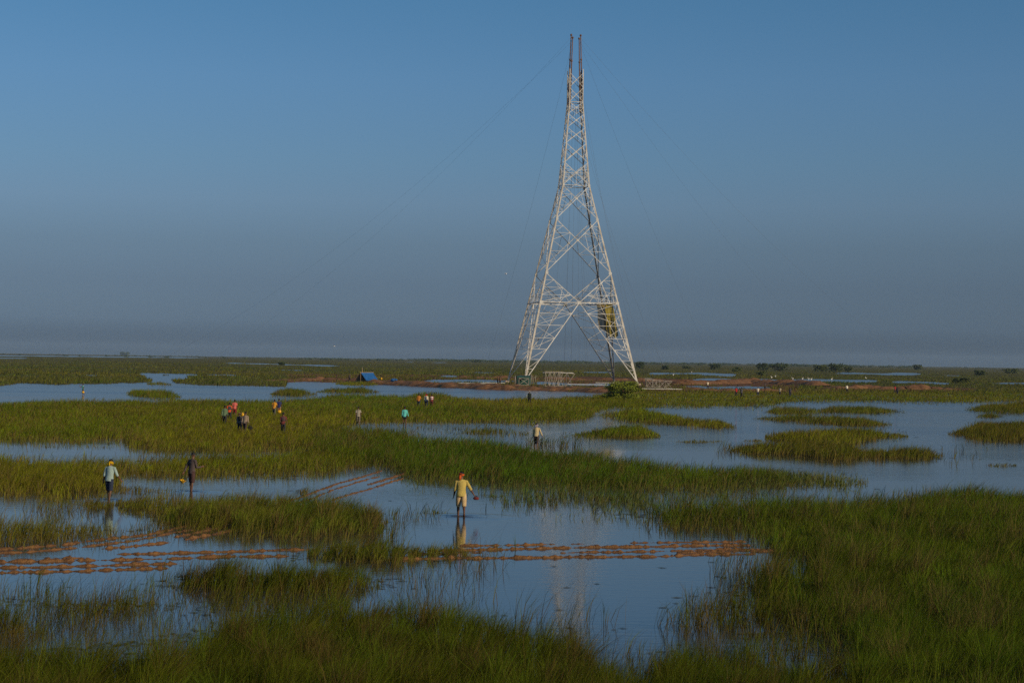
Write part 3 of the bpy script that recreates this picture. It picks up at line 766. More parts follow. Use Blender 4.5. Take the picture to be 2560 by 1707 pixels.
shrub_px(1510, 1610, 948, 998, LEAF_Y, 'feathery yellow-green bush at the foot of the tower, right side', 3, n=5200, leaf=0.13, loose=1.0)
GB = 'bushes dotted over the far plain'
for i, (x0, x1, y0, y1, m, lab) in enumerate([
        (1706, 1728, 914, 922, LEAF_M, 'small bush between the tower and the dark round far bush'), (1770, 1804, 909, 924, LEAF_D, 'dark round bush on the far plain just right of the tower'),
        (1827, 1855, 917, 930, LEAF_M, 'green low bush in front of the dark far tree pair'), (1889, 1925, 906, 926, LEAF_D, 'left one of the paired dark trees on the plain'),
        (1923, 1973, 905, 928, LEAF_D, 'right and larger one of the paired dark trees on the plain'), (1894, 1916, 928, 939, LEAF_M, 'lone bush below the paired dark trees'),
        (2032, 2072, 911, 930, LEAF_M, 'pale loose bush against the left of the largest far tree'), (2066, 2114, 907, 931, LEAF_D, 'largest dark tree clump on the far plain at right'),
        (2110, 2130, 915, 930, LEAF_M, 'small pale bush at the right of the largest far tree'), (2435, 2465, 925, 939, LEAF_D, 'dark bush on the plain near the right edge'),
        (2508, 2550, 921, 934, LEAF_M, 'faint wide bush beside the right edge on the plain'), (2284, 2308, 912, 925, LEAF_M, 'pale bush where the right guy wire meets the horizon'),
        (2376, 2426, 941, 957, LEAF_M, 'low spreading bush on the strip of water at far right'), (697, 713, 904, 913, LEAF_D, 'small dark lone bush on the left plain'),
        (1588, 1612, 902, 922, LEAF_D, 'dark bush directly behind the right tower foot'), (1652, 1675, 913, 924, LEAF_D, 'low dark bush a little right of the tower foot'),
        (1178, 1202, 899, 906, LEAF_D, 'tiny dark bush on the plain left of the tower'), (299, 324, 880, 888, LEAF_D, 'tiny dark tree on the left horizon')]):
    shrub_px(x0, x1, y0, y1, m, lab, 200 + i, n=900, group=GB)

# the far woods on the horizon read as one mass
rng = np.random.default_rng(9)
Vs = []
for k in range(1150):
    px = rng.uniform(-700, 3200) if k < 420 else rng.uniform(760, 2300)
    dens = vnoise(px / 60, 0.0, 3)
    if rng.random() > 0.25 + 1.1 * dens: continue
    Yd = rng.uniform(3300, 7000); U = px - CX
    h = rng.uniform(2.5, 5.5) * (1.25 if 1000 < px < 2300 else 0.8); w = h * rng.uniform(1.2, 2.8)
    X = U * Yd / F
    Vs.append(leaves([(X, Yd, 0.3 + h * 0.45), (X + w * 0.5, Yd, 0.3 + h * 0.35)], [(w * 0.5, w * 0.5, h * 0.5), (w * 0.5, w * 0.4, h * 0.4)], 46, 1.3, rng))
tag(link('far_woods', leaf_mesh('far_woods', np.concatenate(Vs)), LEAF_D), 'dark line of distant scrub woods along the horizon', 'woods', kind='stuff')

# ------------------------------------------------------------------ the lattice tower
STEEL = mat('galvanised_steel', (0.47, 0.46, 0.43), 0.55, 0.2, 0.6, 0.0, 0.0, col2=(0.62, 0.61, 0.58))
STEEL_D = mat('weathered_steel', (0.30, 0.27, 0.23), 0.6, 0.2, 0.8, 0.0, 0.1)
LEGM = mat('stained_leg_steel', (0.42, 0.37, 0.30), 0.6, 0.2, 0.5, 0.0, 0.0, col2=(0.56, 0.53, 0.47))
RUST = mat('rusty_steel', (0.14, 0.075, 0.045), 0.8, 0.35, 2.0, 0.2)
ROPE = mat('wire_rope', (0.10, 0.10, 0.10), 0.7, 0.2, 4)
CONC = mat('footing_concrete', (0.42, 0.33, 0.26), 0.9, 0.2, 1.5, 0.3)
DN = 425.0; BZ = 0.6; S = 27.5; AL = rad(8.4)
e1 = Vector((math.cos(AL), math.sin(AL), 0)); e2 = Vector((-math.sin(AL), math.cos(AL), 0))
uNL, vNL = pix_uv(1310.5, 954.5)
NLp = Vector((float(uNL) * DN / F, DN, BZ))
TC = NLp + e1 * (S / 2) + e2 * (S / 2)
tower = empty('lattice_tower', (TC.x, TC.y, BZ), AL)
tower.scale = (1, 1, 1.026)
tag(tower, 'tall unfinished steel lattice pylon with four splayed legs standing in the marsh', 'pylon')
ZK = [0, 46.6, 66.6, 74.4]; WK = [S, 6.75, 3.5, 3.5]
def hw(z): return float(np.interp(z, ZK, WK)) / 2
CORN = [(-1, -1), (1, -1), (1, 1), (-1, 1)]
def corner(i, z): return Vector((CORN[i % 4][0] * hw(z), CORN[i % 4][1] * hw(z), z))
FN = [Vector((0, -1, 0)), Vector((1, 0, 0)), Vector((0, 1, 0)), Vector((-1, 0, 0))]
for i in range(4):                                        # each leg one mesh, with its foot plates
    mb = MB()
    zs = [0, 18.6, 25.6, 38.4, 46.6, 56.7, 66.6, 74.4]
    sx, sy = CORN[i]
    for a, b in zip(zs[:-1], zs[1:]):
        p, q = corner(i, a), corner(i, b); w = 0.42 - 0.22 * (a / 74.0)
        # L section, its heel at the outer corner
        th = w * 0.16
        for (dx, dy, lx, ly) in ((-sx * w / 2, -sy * th / 2, w, th), (-sx * th / 2, -sy * (w / 2 + th / 2), th, w - th)):
            vs = []
            for e in (p, q):
                c = e + Vector((dx, dy, 0))
                for (u, v_) in ((-1, -1), (1, -1), (1, 1), (-1, 1)):
                    vs.append(c + Vector((u * lx / 2, v_ * ly / 2, 0)))
            mb.add(vs, [(3, 2, 1, 0), (4, 5, 6, 7), (0, 1, 5, 4), (1, 2, 6, 5), (2, 3, 7, 6), (3, 0, 4, 7)])
    leg = mb.build('leg', LEGM, tower)
    f = MB(); f.box(corner(i, 0) + Vector((0, 0, -0.45)), (1.1, 1.1, 0.8)); f.box(corner(i, 0) + Vector((0, 0, -1.0)), (2.2, 2.2, 0.4))
    f.build('footing', CONC, leg)

struts = []          # (p, q, width, normal)
def member(name, p, q, w, n, m=STEEL):
    mb = MB(); mb.angle(p, q, w, n); return mb.build(name, m, tower)
LV = [25.6, 38.4, 46.6, 52.05, 56.7, 60.4, 63.7, 66.6, 70.0, 73.6]
lerp = lambda a, b, t: a + (b - a) * t
for f in range(4):
    n = FN[f]; A = lambda z: corner(f, z); B = lambda z: corner(f + 1, z)
    sm = STEEL
    # foot panel: two main braces from the feet to the middle of the belt, ladders between brace and leg
    belt = 18.6; top = lerp(A(belt), B(belt), 0.5)
    for Lg in (A, B):
        member('cross_brace', Lg(0), top, 0.30, n)
        fr = [0.16, 0.28, 0.41, 0.55, 0.71, 0.86, 1.0]
        prev_l = None
        for k, t in enumerate(fr[:-1]):
            pl = Lg(belt * t); pd = lerp(Lg(0), top, t)
            struts.append((pl, pd, 0.17, n))
            nl_ = Lg(belt * fr[k + 1]); nd = lerp(Lg(0), top, fr[k + 1])
            if k % 2 == 0 or k < 2: struts.append((pl, nd, 0.15, n))
            else: struts.append((pd, nl_, 0.15, n))
            if k >= 2:
                md = lerp(pl, pd, 0.5); mn = lerp(nl_, nd, 0.5)
                struts.append((md, nd if k % 2 else nl_, 0.12, n)); struts.append((md, mn, 0.12, n))
            if k == 0:
                struts.append((Lg(belt * 0.16), lerp(Lg(0), top, 0.10), 0.10, n))
        # V above the belt up to the legs
        up = 25.6
        member('cross_brace', top, Lg(up), 0.26, n)
        for t, t2 in ((0.25, 0.42), (0.5, 0.72), (0.75, 1.0)):
            pl = Lg(lerp(belt, up, t)); pd = lerp(top, Lg(up), t)
            struts.append((pl, pd, 0.15, n)); struts.append((pd, Lg(lerp(belt, up, max(0, t - 0.25))), 0.13, n))
            struts.append((pd, lerp(Lg(belt), top, t), 0.12, n))
        struts.append((lerp(top, Lg(belt), 0.5), Lg(lerp(belt, up, 0.5)), 0.13, n))
        struts.append((lerp(top, Lg(belt), 0.5), lerp(top, Lg(up), 0.33), 0.13, n))
    member('belt_beam', A(belt), B(belt), 0.30, n)
    # X panels above
    for k in range(len(LV) - 1):
        z0, z1 = LV[k], LV[k + 1]
        w = 0.24 - 0.012 * k
        member('cross_brace', A(z0), B(z1), w, n); member('cross_brace', B(z0), A(z1), w, n)
        s = hw(z0) / (hw(z0) + hw(z1)); C = lerp(A(z0), B(z1), s); zc = C.z
        for Lg, Ot in ((A, B), (B, A)):
            if k < 3:
                for t in (0.33, 0.66):
                    pd = lerp(Lg(z0), C, t); pl = Lg(lerp(z0, zc, t))
                    struts.append((pd, pl, 0.13, n))
                    pu = lerp(Lg(z1), C, t); pm = Lg(lerp(z1, zc, t))
                    struts.append((pu, pm, 0.13, n))
                struts.append((lerp(Lg(z0), C, 0.66), Lg(zc), 0.12, n)); struts.append((lerp(Lg(z1), C, 0.66), Lg(zc), 0.12, n))
                struts.append((lerp(Lg(z0), C, 0.33), Lg(lerp(z0, zc, 0.66)), 0.11, n)); struts.append((lerp(Lg(z1), C, 0.33), Lg(lerp(z1, zc, 0.66)), 0.11, n))
                struts.append((lerp(Lg(z0), C, 0.66), lerp(Lg(z1), C, 0.66), 0.12, n))
            else:
                struts.append((lerp(Lg(z0), C, 0.5), Lg(zc), 0.10, n)); struts.append((lerp(Lg(z1), C, 0.5), Lg(zc), 0.10, n))
                struts.append((lerp(Lg(z0), C, 0.5), lerp(Lg(z1), C, 0.5), 0.09, n))
        if k in (2, 6):
            member('belt_beam', A(zc), B(zc), 0.16, n)
            struts.append((C, lerp(A(z0), B(z0), 0.5), 0.13, n))
            struts.append((lerp(A(z0), B(z0), 0.5), lerp(A(z1), C, 0.4) if False else lerp(A(z0), A(z1), 0.5), 0.12, n))
            struts.append((lerp(A(z0), B(z0), 0.5), lerp(B(z0), B(z1), 0.5), 0.12, n))
    for z in (46.6, 66.6):
        member('belt_beam', A(z), B(z), 0.18, n)
# plan bracing across the inside
for z, w in ((18.6, 0.16), (46.6, 0.13), (66.6, 0.1)):
    mids = [lerp(corner(i, z), corner(i + 1, z), 0.5) for i in range(4)]
    for i in range(4):
        struts.append((mids[i], mids[(i + 1) % 4], w, Vector((0, 0, 1))))
        if z < 20:
            struts.append((lerp(corner(i, z), corner(i + 1, z), 0.25), lerp(corner(i, z), corner(i - 1, z), 0.25), w * 0.8, Vector((0, 0, 1))))
for f in range(4):
    n = FN[f]; sd = FN[(f + 1) % 4]
    nodes = [(lerp(corner(f, 18.6), corner(f + 1, 18.6), 0.5), 0.9)]
    for k in range(len(LV) - 1):
        s_ = hw(LV[k]) / (hw(LV[k]) + hw(LV[k + 1])); nodes.append((lerp(corner(f, LV[k]), corner(f + 1, LV[k + 1]), s_), 0.6 - 0.04 * k))
    for z, w in ((18.6, 0.8), (25.6, 0.7), (38.4, 0.6), (46.6, 0.5)):
        nodes.append((corner(f, z) + sd * (w * 0.45), w)); nodes.append((corner(f + 1, z) - sd * (w * 0.45), w))
    for c, w in nodes:
        mb = MB(); mb.box(c + n * 0.06, (w if f % 2 == 0 else 0.03, 0.03 if f % 2 == 0 else w, w * 0.8)); mb.build('gusset_plate', STEEL, tower)
struts.sort(key=lambda s: -(s[0] - s[1]).length)
for (p, q, w, n) in struts[:296]:
    member('bracing_strut', p, q, w, n)
mb = MB()
for (p, q, w, n) in struts[296:]:
    mb.angle(p, q, w, n)
tag(mb.build('bracing_strut', STEEL, tower), kind='stuff')
# four rusty erection poles lashed inside the corners, their heads above the steelwork
for i, (topz, ins) in enumerate(((82.2, 0.45), (82.8, 0.45), (82.4, 0.45), (83.2, 0.45))):
    c = corner(i, 66); q = Vector((c.x * 0.86, c.y * 0.86, 64.5)); tpt = Vector((c.x * 0.55, c.y * 0.55, topz))
    mb = MB(); mb.tube([q, lerp(q, tpt, 0.33), lerp(q, tpt, 0.36), lerp(q, tpt, 0.66), lerp(q, tpt, 0.69), tpt], [0.17, 0.17, 0.15, 0.15, 0.13, 0.12], 8)
    for t in (0.35, 0.67, 0.985):
        c2 = lerp(q, tpt, t); mb.tube([c2 - Vector((0, 0, 0.18)), c2 + Vector((0, 0, 0.18))], [0.24, 0.24], 8)
    mb.tube([tpt + Vector((-0.25, 0, -0.3)), tpt + Vector((0.25, 0, -0.3))], 0.09, 6)
    pole = mb.build('erection_pole', RUST, tower, True)
    mb = MB()                                             # rusty packing and stays between pole and leg
    for z in np.arange(65.0, 74.0, 1.5):
        a = corner(i, z); t = (z - 64.5) / (topz - 64.5); b = lerp(q, tpt, t)
        mb.tube([a, b], 0.05, 5)
    tag(mb.build('pole_tie', RUST, pole), kind='stuff')

# ladder on the right rear leg
mb = MB()
for t in np.linspace(0.02, 0.98, 90):
    p = corner(2, 74 * t) + Vector((-0.5, -0.1, 0))
    mb.tube([p, p + Vector((0.42, 0, 0))], 0.018, 4)
tag(mb.build('step_bolt', STEEL_D, tower), kind='stuff')

def tw(p): return tower.matrix_basis @ Vector(p)
def wire(name, p, q, sag, r, label, cat, group=None, n=24, m=ROPE):
    p = Vector(p); q = Vector(q)
    mb = MB(); pts = []
    for k in range(n + 1):
        t = k / n; c = p.lerp(q, t); c.z -= sag * 4 * t * (1 - t); pts.append(c - p)
    mb.tube(pts, r, 4)
    o = mb.build(name, m, None, True); o.location = p
    return tag(o, label, cat, group)
tower_m = Matrix.Translation(tower.location) @ Matrix.Rotation(AL, 4, 'Z') @ Matrix.Diagonal((1, 1, 1.026, 1))
def twp(x, y, z): return tower_m @ Vector((x, y, z))
GW = 'guy wires from the tower head'
tops = [twp(-0.96, -0.96, 81.2), twp(0.96, -0.96, 82), twp(0.96, 0.96, 81.6), twp(-0.96, 0.96, 82.4)]
wire('guy_wire', tops[0], G(336, 931), 8, 0.0115, 'long guy wire slanting down to the far left shore, upper of the two', 'guy wire', GW)
wire('guy_wire', tops[3], G(472, 928), 8, 0.0115, 'long guy wire slanting left, lower of the two', 'guy wire', GW)
wire('guy_wire', tops[0], G(1208, 935), 4, 0.0155, 'steep guy wire dropping left of the tower', 'guy wire', GW)
wire('guy_wire', tops[2], G(1800, 935), 5, 0.0155, 'steep guy wire dropping right of the tower', 'guy wire', GW)
wire('guy_wire', tops[1], G(2350, 948), 8, 0.0155, 'long guy wire slanting right to the far bank, nearer the frame edge', 'guy wire', GW)
wire('guy_wire', tops[2], G(2140, 938), 8, 0.014, 'fainter guy wire slanting right just inside the longest one', 'guy wire', GW)
rng = np.random.default_rng(4)
for k, (x, y, x2, y2) in enumerate([(-0.5, -0.3, -2.6, -4), (-0.2, 0.2, -1.5, 2), (0.1, -0.4, -0.6, -3), (0.3, 0.3, 0.4, 3), (0.5, 0.0, 2.2, 1), (-0.4, 0.5, -5, 5), (0.2, 0.6, 3.6, -1), (0.6, -0.5, 4.8, 3)]):
    wire('hoist_rope', twp(x, y, 72 - k), twp(x2, y2, 0.2), 0.4, 0.012, '%s thin hoisting rope from the left inside the lattice tower' % ('second', 'third', 'fourth', 'fifth', 'sixth', 'first', 'seventh', 'eighth')[k], 'rope', 'hoist ropes inside the tower', 8)
for k, (a, zt, dx) in enumerate([(1, 62, 1.6), (1, 55, 3.2), (1, 68, 0.9)]):
    c = corner(a, zt); wire('hoist_rope', twp(c.x, c.y, zt), twp(hw(0) * 0.95 + dx * 3, -hw(0) * 0.8, 0), 4.0, 0.012, '%s slack rope hanging down outside the right face of the tower' % ('middle', 'outermost', 'innermost')[k], 'rope', 'ropes on the right of the tower', 14)

# shade net hung inside the right side of the tower
def net_mat(name, c, tr):
    m = mat(name, c, 0.85, 0.25, 1.5, 0.0)
    N = m.node_tree.nodes; L = m.node_tree.links
    out = [x for x in N if x.type == 'OUTPUT_MATERIAL'][0]; b = N['Principled BSDF']
    t = N.new('ShaderNodeBsdfTransparent'); mx = N.new('ShaderNodeMixShader'); mx.inputs[0].default_value = tr
    L.new(b.outputs[0], mx.inputs[1]); L.new(t.outputs[0], mx.inputs[2]); L.new(mx.outputs[0], out.inputs['Surface'])
    return m
net = empty('hanging_net', at_depth(1517, 845, DN + 9))
def sheet(name, quad, m, parent, org, amp, seed, nu=14, nv=18):
    P0 = np.zeros((nv, nu, 3))
    for j in range(nv):
        for i in range(nu):
            s = i / (nu - 1); t = j / (nv - 1)
            c = (quad[0].lerp(quad[1], s)).lerp(quad[3].lerp(quad[2], s), t) - org
            P0[j, i] = c
            fold = math.sin(s * 17 + seed) * 0.25 + (float(vnoise(s * 4, t * 3, seed)) - 0.5)
            P0[j, i, 1] += amp * fold * (0.3 + t); P0[j, i, 2] += amp * 1.3 * t * t * (float(vnoise(s * 5, 0.5, seed + 8)) - 0.5); P0[j, i, 0] += amp * 0.5 * (float(vnoise(s * 3, t * 5, seed + 4)) - 0.5)
    return link(name, grid_mesh(name, P0), m, parent)
Yn = DN + 9
sheet('net_panel', [at_depth(1492, 760, Yn), at_depth(1519, 761, Yn + 1), at_depth(1520, 826, Yn + 1), at_depth(1496, 825, Yn)], net_mat('net_brown', (0.20, 0.155, 0.055), 0.18), net, net.location, 1.0, 3)['label'] = 'thin brownish half of the hanging net'
sheet('net_panel', [at_depth(1513, 760, Yn - 1.5), at_depth(1534, 760, Yn), at_depth(1543, 842, Yn), at_depth(1519, 836, Yn - 1.5)], net_mat('net_yellow', (0.21, 0.165, 0.014), 0.08), net, net.location, 1.1, 5)['label'] = 'bright mustard half of the hanging net'
tag(net, 'mustard yellow net hanging from the belt inside the right leg of the tower', 'net')

# ------------------------------------------------------------------ steelwork, shelter and tent on the site
def lattice_section(name, loc, rz, size, bays, label, tilt=0.0):
    t = empty(name, loc, rz); t.rotation_euler = (0, tilt, rz)
    lx, ly, lz = size
    cs = [(-ly / 2, 0), (ly / 2, 0), (ly / 2, lz), (-ly / 2, lz)]
    for i, (y, z) in enumerate(cs):
        mb = MB(); mb.angle((-lx / 2, y, z), (lx / 2, y, z), 0.16, (0, 1 if y > 0 else -1, 0)); mb.build('chord', STEEL_D, t)
    for k in range(bays):
        x0 = -lx / 2 + lx * k / bays; x1 = x0 + lx / bays
        for i in range(4):
            a = cs[i]; b = cs[(i + 1) % 4]
            n = (0, (a[0] + b[0]), (a[1] + b[1]) - lz)
            mb = MB(); mb.angle((x0, *a), (x1, *b), 0.10, n); mb.build('lacing_bar', STEEL_D, t)
            mb = MB(); mb.angle((x1, *a), (x0, *b), 0.10, n); mb.build('lacing_bar', STEEL_D, t)
            mb = MB(); mb.angle((x0, *a), (x0, *b), 0.10, n); mb.build('lacing_bar', STEEL_D, t)
    return tag(t, label, 'steelwork', 'loose steel sections on the site')
p = G(1383, 965, 0.4)
lattice_section('steel_section', p, 0.15, (3.8, 2.2, 3.0), 4, 'pale assembled lattice box of steel bars standing on the bank beside the green shelter')
lattice_section('steel_section', G(1414, 966, 0.3), -0.1, (3.2, 1.2, 2.9), 2, 'open steel frame with sloping bars right of the lattice box', 0.12)
lattice_section('steel_section', G(1646, 968, 0.3), 0.1, (5.5, 1.6, 1.5), 4, 'low steel frame lying right of the right tower foot', 0.05)
for k, (x, y, l, a) in enumerate([(1395, 931.5, 6.5, 0.02), (1612, 946, 4.5, -0.1), (1235, 957, 5, 0.1), (1180, 958, 6, 0.05), (1470, 961, 9, 0.03), (1530, 957, 8, -0.05), (1655, 972, 8, 0.06)]):
    c = G(x, y, 0.45) if y > 945 else at_depth(x, y, p.y)
    mb = MB(); mb.angle((-l / 2, 0, 0), (l / 2, 0, 0), 0.2, (0, -1, 0)); mb.angle((-l / 2, 0.3, 0.02), (l / 2, 0.35, 0.02), 0.16, (0, -1, 0))
    b = mb.build('steel_beam', STEEL); b.location = c; b.rotation_euler = (0, 0, a)
    tag(b, ['pale steel beam laid across the top of the lattice box', 'steel beam leaning beside the right tower foot', 'steel beam on the bank beside the two men at the left tower foot', 'steel beam lying on the bank left of the tower', 'long steel beam lying in the water under the tower', 'steel beam lying on the spit in front of the rear right foot', 'steel beam on the bank in front of the right low frame'][k], 'steel beam', 'loose steel beams on the site')
# posts around the near left foot and the right frame
for k, (x, yb, yt) in enumerate([(1287, 960, 938), (1289, 961, 940), (1327, 962, 936), (1332, 960, 940), (1338, 957, 938), (1613, 962, 947), (1631, 966, 946), (1640, 966, 949)]):
    b = G(x, yb, 0.3); h = (yb - yt) * b.y / F
    mb = MB(); mb.tube([(0, 0, -0.3), (0.05, 0, h * 0.5), (0.08 * (-1) ** k, 0, h)], [0.07, 0.065, 0.05], 6); mb.tube([(0, 0, h * 0.8), (0.45, 0.1, h * 0.86)], 0.04, 5)
    o = mb.build('site_post', STEEL_D, None, True); o.location = b
    tag(o, ['thin upright post left of the green shelter, outer one', 'thin upright post touching the green shelter at left', 'upright post touching the green shelter at right', 'second post right of the green shelter', 'short post between the green shelter and the lattice box', 'upright post at the left of the low right frame', 'tallest upright post on the low right frame', 'upright post in the middle of the low right frame'][k], 'post', 'posts on the site')

b = G(1308, 963, 0.35); sc = b.y / F
sh = empty('site_shelter', b, 0.1)
GREEN = mat('green_tarpaulin', (0.012, 0.055, 0.045), 0.6, 0.25, 2.0, 0.3)
W_, D_, H_ = 34 * sc, 2.2, 23 * sc
def cloth(name, corners, m, parent, amp, seed):
    q = [Vector(c) for c in corners]
    return sheet(name, q, m, parent, Vector((0, 0, 0)), amp, seed, 9, 7)
cloth('roof_sheet', [(-W_ / 2 - .1, -D_ / 2, H_), (W_ / 2 + .1, -D_ / 2, H_ - .05), (W_ / 2 + .1, D_ / 2, H_ + .15), (-W_ / 2 - .1, D_ / 2, H_ + .1)], GREEN, sh, 0.12, 1)
cloth('side_sheet', [(-W_ / 2, -D_ / 2, H_), (-W_ / 2 + .5, -D_ / 2 + .1, H_), (-W_ / 2 + .45, -D_ / 2, 0.1), (-W_ / 2, -D_ / 2, 0.05)], GREEN, sh, 0.12, 2)
cloth('side_sheet', [(W_ / 2 - .75, -D_ / 2, H_), (W_ / 2, -D_ / 2 + .1, H_), (W_ / 2, -D_ / 2, 0.1), (W_ / 2 - .7, -D_ / 2, 0.05)], GREEN, sh, 0.12, 3)
cloth('back_sheet', [(-W_ / 2, D_ / 2, H_), (W_ / 2, D_ / 2, H_), (W_ / 2, D_ / 2, 0.1), (-W_ / 2, D_ / 2, 0.05)], GREEN, sh, 0.12, 4)
cloth('valance', [(-W_ / 2, -D_ / 2 - .03, H_ + .02), (W_ / 2, -D_ / 2 - .03, H_), (W_ / 2, -D_ / 2 - .05, H_ - .5), (-W_ / 2, -D_ / 2 - .05, H_ - .45)], GREEN, sh, 0.06, 5)
for (a, c) in (((-1.0, 0.1), (1.05, 0.1)), ((-1.05, 1.55), (1.05, 1.5)), ((-1.05, 1.55), (0, 0.9)), ((1.05, 1.5), (0, 0.9)), ((-1.0, 0.1), (0, 0.9)), ((1.05, 0.1), (0, 0.9)), ((-1.05, 0.1), (-1.05, 1.55)), ((1.05, 0.1), (1.05, 1.5))):
    mb = MB(); mb.angle((a[0], -D_ / 2 - 0.2, a[1]), (c[0], -D_ / 2 - 0.2, c[1]), 0.13, (0, -1, 0)); mb.build('frame_bar', STEEL_D, sh)
tag(sh, 'small dark green tarpaulin shelter with a steel frame at the near left tower foot', 'shelter')

b = G(917, 952.5, 0.45); sc = b.y / F
tent = empty('tent', b, 0.75)
BLUE = mat('blue_tarpaulin', (0.012, 0.085, 0.26), 0.55, 0.2, 1.5, 0.3)
TL, TW, TH = 3.6, 1.7, 1.95
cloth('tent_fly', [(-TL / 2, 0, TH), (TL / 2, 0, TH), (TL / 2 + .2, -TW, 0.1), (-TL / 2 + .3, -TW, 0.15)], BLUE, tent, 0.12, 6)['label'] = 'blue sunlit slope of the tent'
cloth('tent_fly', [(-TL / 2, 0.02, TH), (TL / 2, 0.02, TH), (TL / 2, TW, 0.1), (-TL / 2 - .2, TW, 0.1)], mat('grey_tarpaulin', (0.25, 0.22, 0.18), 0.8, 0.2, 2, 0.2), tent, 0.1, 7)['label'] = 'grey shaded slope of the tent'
mb = MB(); mb.tube([(-TL / 2 - .2, 0, TH), (TL / 2 + .2, 0, TH + .05)], 0.05, 6); mb.build('ridge_pole', mat('pole_wood', (0.33, 0.24, 0.14), 0.9, 0.25, 5), tent)
for xx in (-TL / 2, TL / 2):
    mb = MB(); mb.tube([(xx, 0, -0.2), (xx, 0, TH + 0.15)], 0.05, 6); mb.build('tent_pole', MATS['pole_wood'], tent)
tag(tent, 'blue tarpaulin ridge tent pitched on the far earth bank', 'tent')
b2 = G(905, 950, 0.45)
mb = MB(); mb.tube([(0, 0, -0.3), (0.04, 0, 1.6), (0.0, 0, 33 * sc)], [0.08, 0.07, 0.05], 7); o = mb.build('pole', MATS['pole_wood'], None, True); o.location = b2
tag(o, 'tall bare wooden pole standing at the front of the blue tent', 'pole')
mb = MB()
rng = np.random.default_rng(8)
for k in range(7): mb.ball((rng.uniform(-.5, .5), rng.uniform(-.3, .3), 0.22 + 0.1 * k % 0.4), (0.45, 0.35, 0.25))
o = mb.build('tarpaulin_bundle', BLUE, None, True); o.location = G(985, 954, 0.5); o.modifiers.new('r', 'REMESH').mode = 'VOXEL'; o.modifiers['r'].voxel_size = 0.06
tag(o, 'crumpled blue tarpaulin heap on the bank right of the tent', 'tarpaulin')
YEL = mat('yellow_plastic', (0.62, 0.34, 0.012), 0.4, 0.08, 4)
mb = MB(); mb.tube([(0, 0, 0), (0, 0, 0.06), (0, 0, 0.32), (0, 0, 0.42), (0, 0, 0.46), (0, 0, 0.52)], [0.16, 0.20, 0.22, 0.20, 0.10, 0.10], 12)
o = mb.build('water_pot', YEL, None, True); o.location = G(953.5, 949, 0.55)
tag(o, 'yellow plastic pot standing at the right end of the blue tent', 'pot')

# ------------------------------------------------------------------ people
SKIN = mat('skin', (0.115, 0.058, 0.034), 0.55, 0.12, 9)
HAIR = mat('hair', (0.008, 0.007, 0.006), 0.6, 0.2, 30)
def cloth_mat(name, c, var=0.16):
    return mat('cloth_' + name, c, 0.9, var, 7, 0.35)
def pattern_mat(name, c1, c2, fz, fx=0.0, c3=None):
    if 'cloth_' + name in MATS: return MATS['cloth_' + name]
    m = cloth_mat(name, c1); N = m.node_tree.nodes; L = m.node_tree.links; b = N['Principled BSDF']
    tc = N.new('ShaderNodeTexCoord'); src = b.inputs['Base Color'].links[0].from_socket
    for (axis, fq) in (('Z', fz), ('X', fx)):
        if fq <= 0: continue
        wv = N.new('ShaderNodeTexWave'); wv.bands_direction = axis; wv.inputs['Scale'].default_value = fq; wv.inputs['Distortion'].default_value = 1.5
        L.new(tc.outputs['Object'], wv.inputs['Vector'])
        st = N.new('ShaderNodeMath'); st.operation = 'GREATER_THAN'; st.inputs[1].default_value = 0.55; L.new(wv.outputs['Fac'], st.inputs[0])
        mx = N.new('ShaderNodeMix'); mx.data_type = 'RGBA'; mx.inputs[7].default_value = (*(c2 if axis == 'Z' or not c3 else c3), 1)
        L.new(st.outputs[0], mx.inputs[0]); L.new(src, mx.inputs[6]); src = mx.outputs[2]
    L.new(src, b.inputs['Base Color'])
    return m

def remesh(o, vox):
    r = o.modifiers.new('skin', 'REMESH'); r.mode = 'VOXEL'; r.voxel_size = vox; r.use_smooth_shade = True
    s = o.modifiers.new('smooth', 'SMOOTH'); s.factor = 0.5; s.iterations = 2
    return o

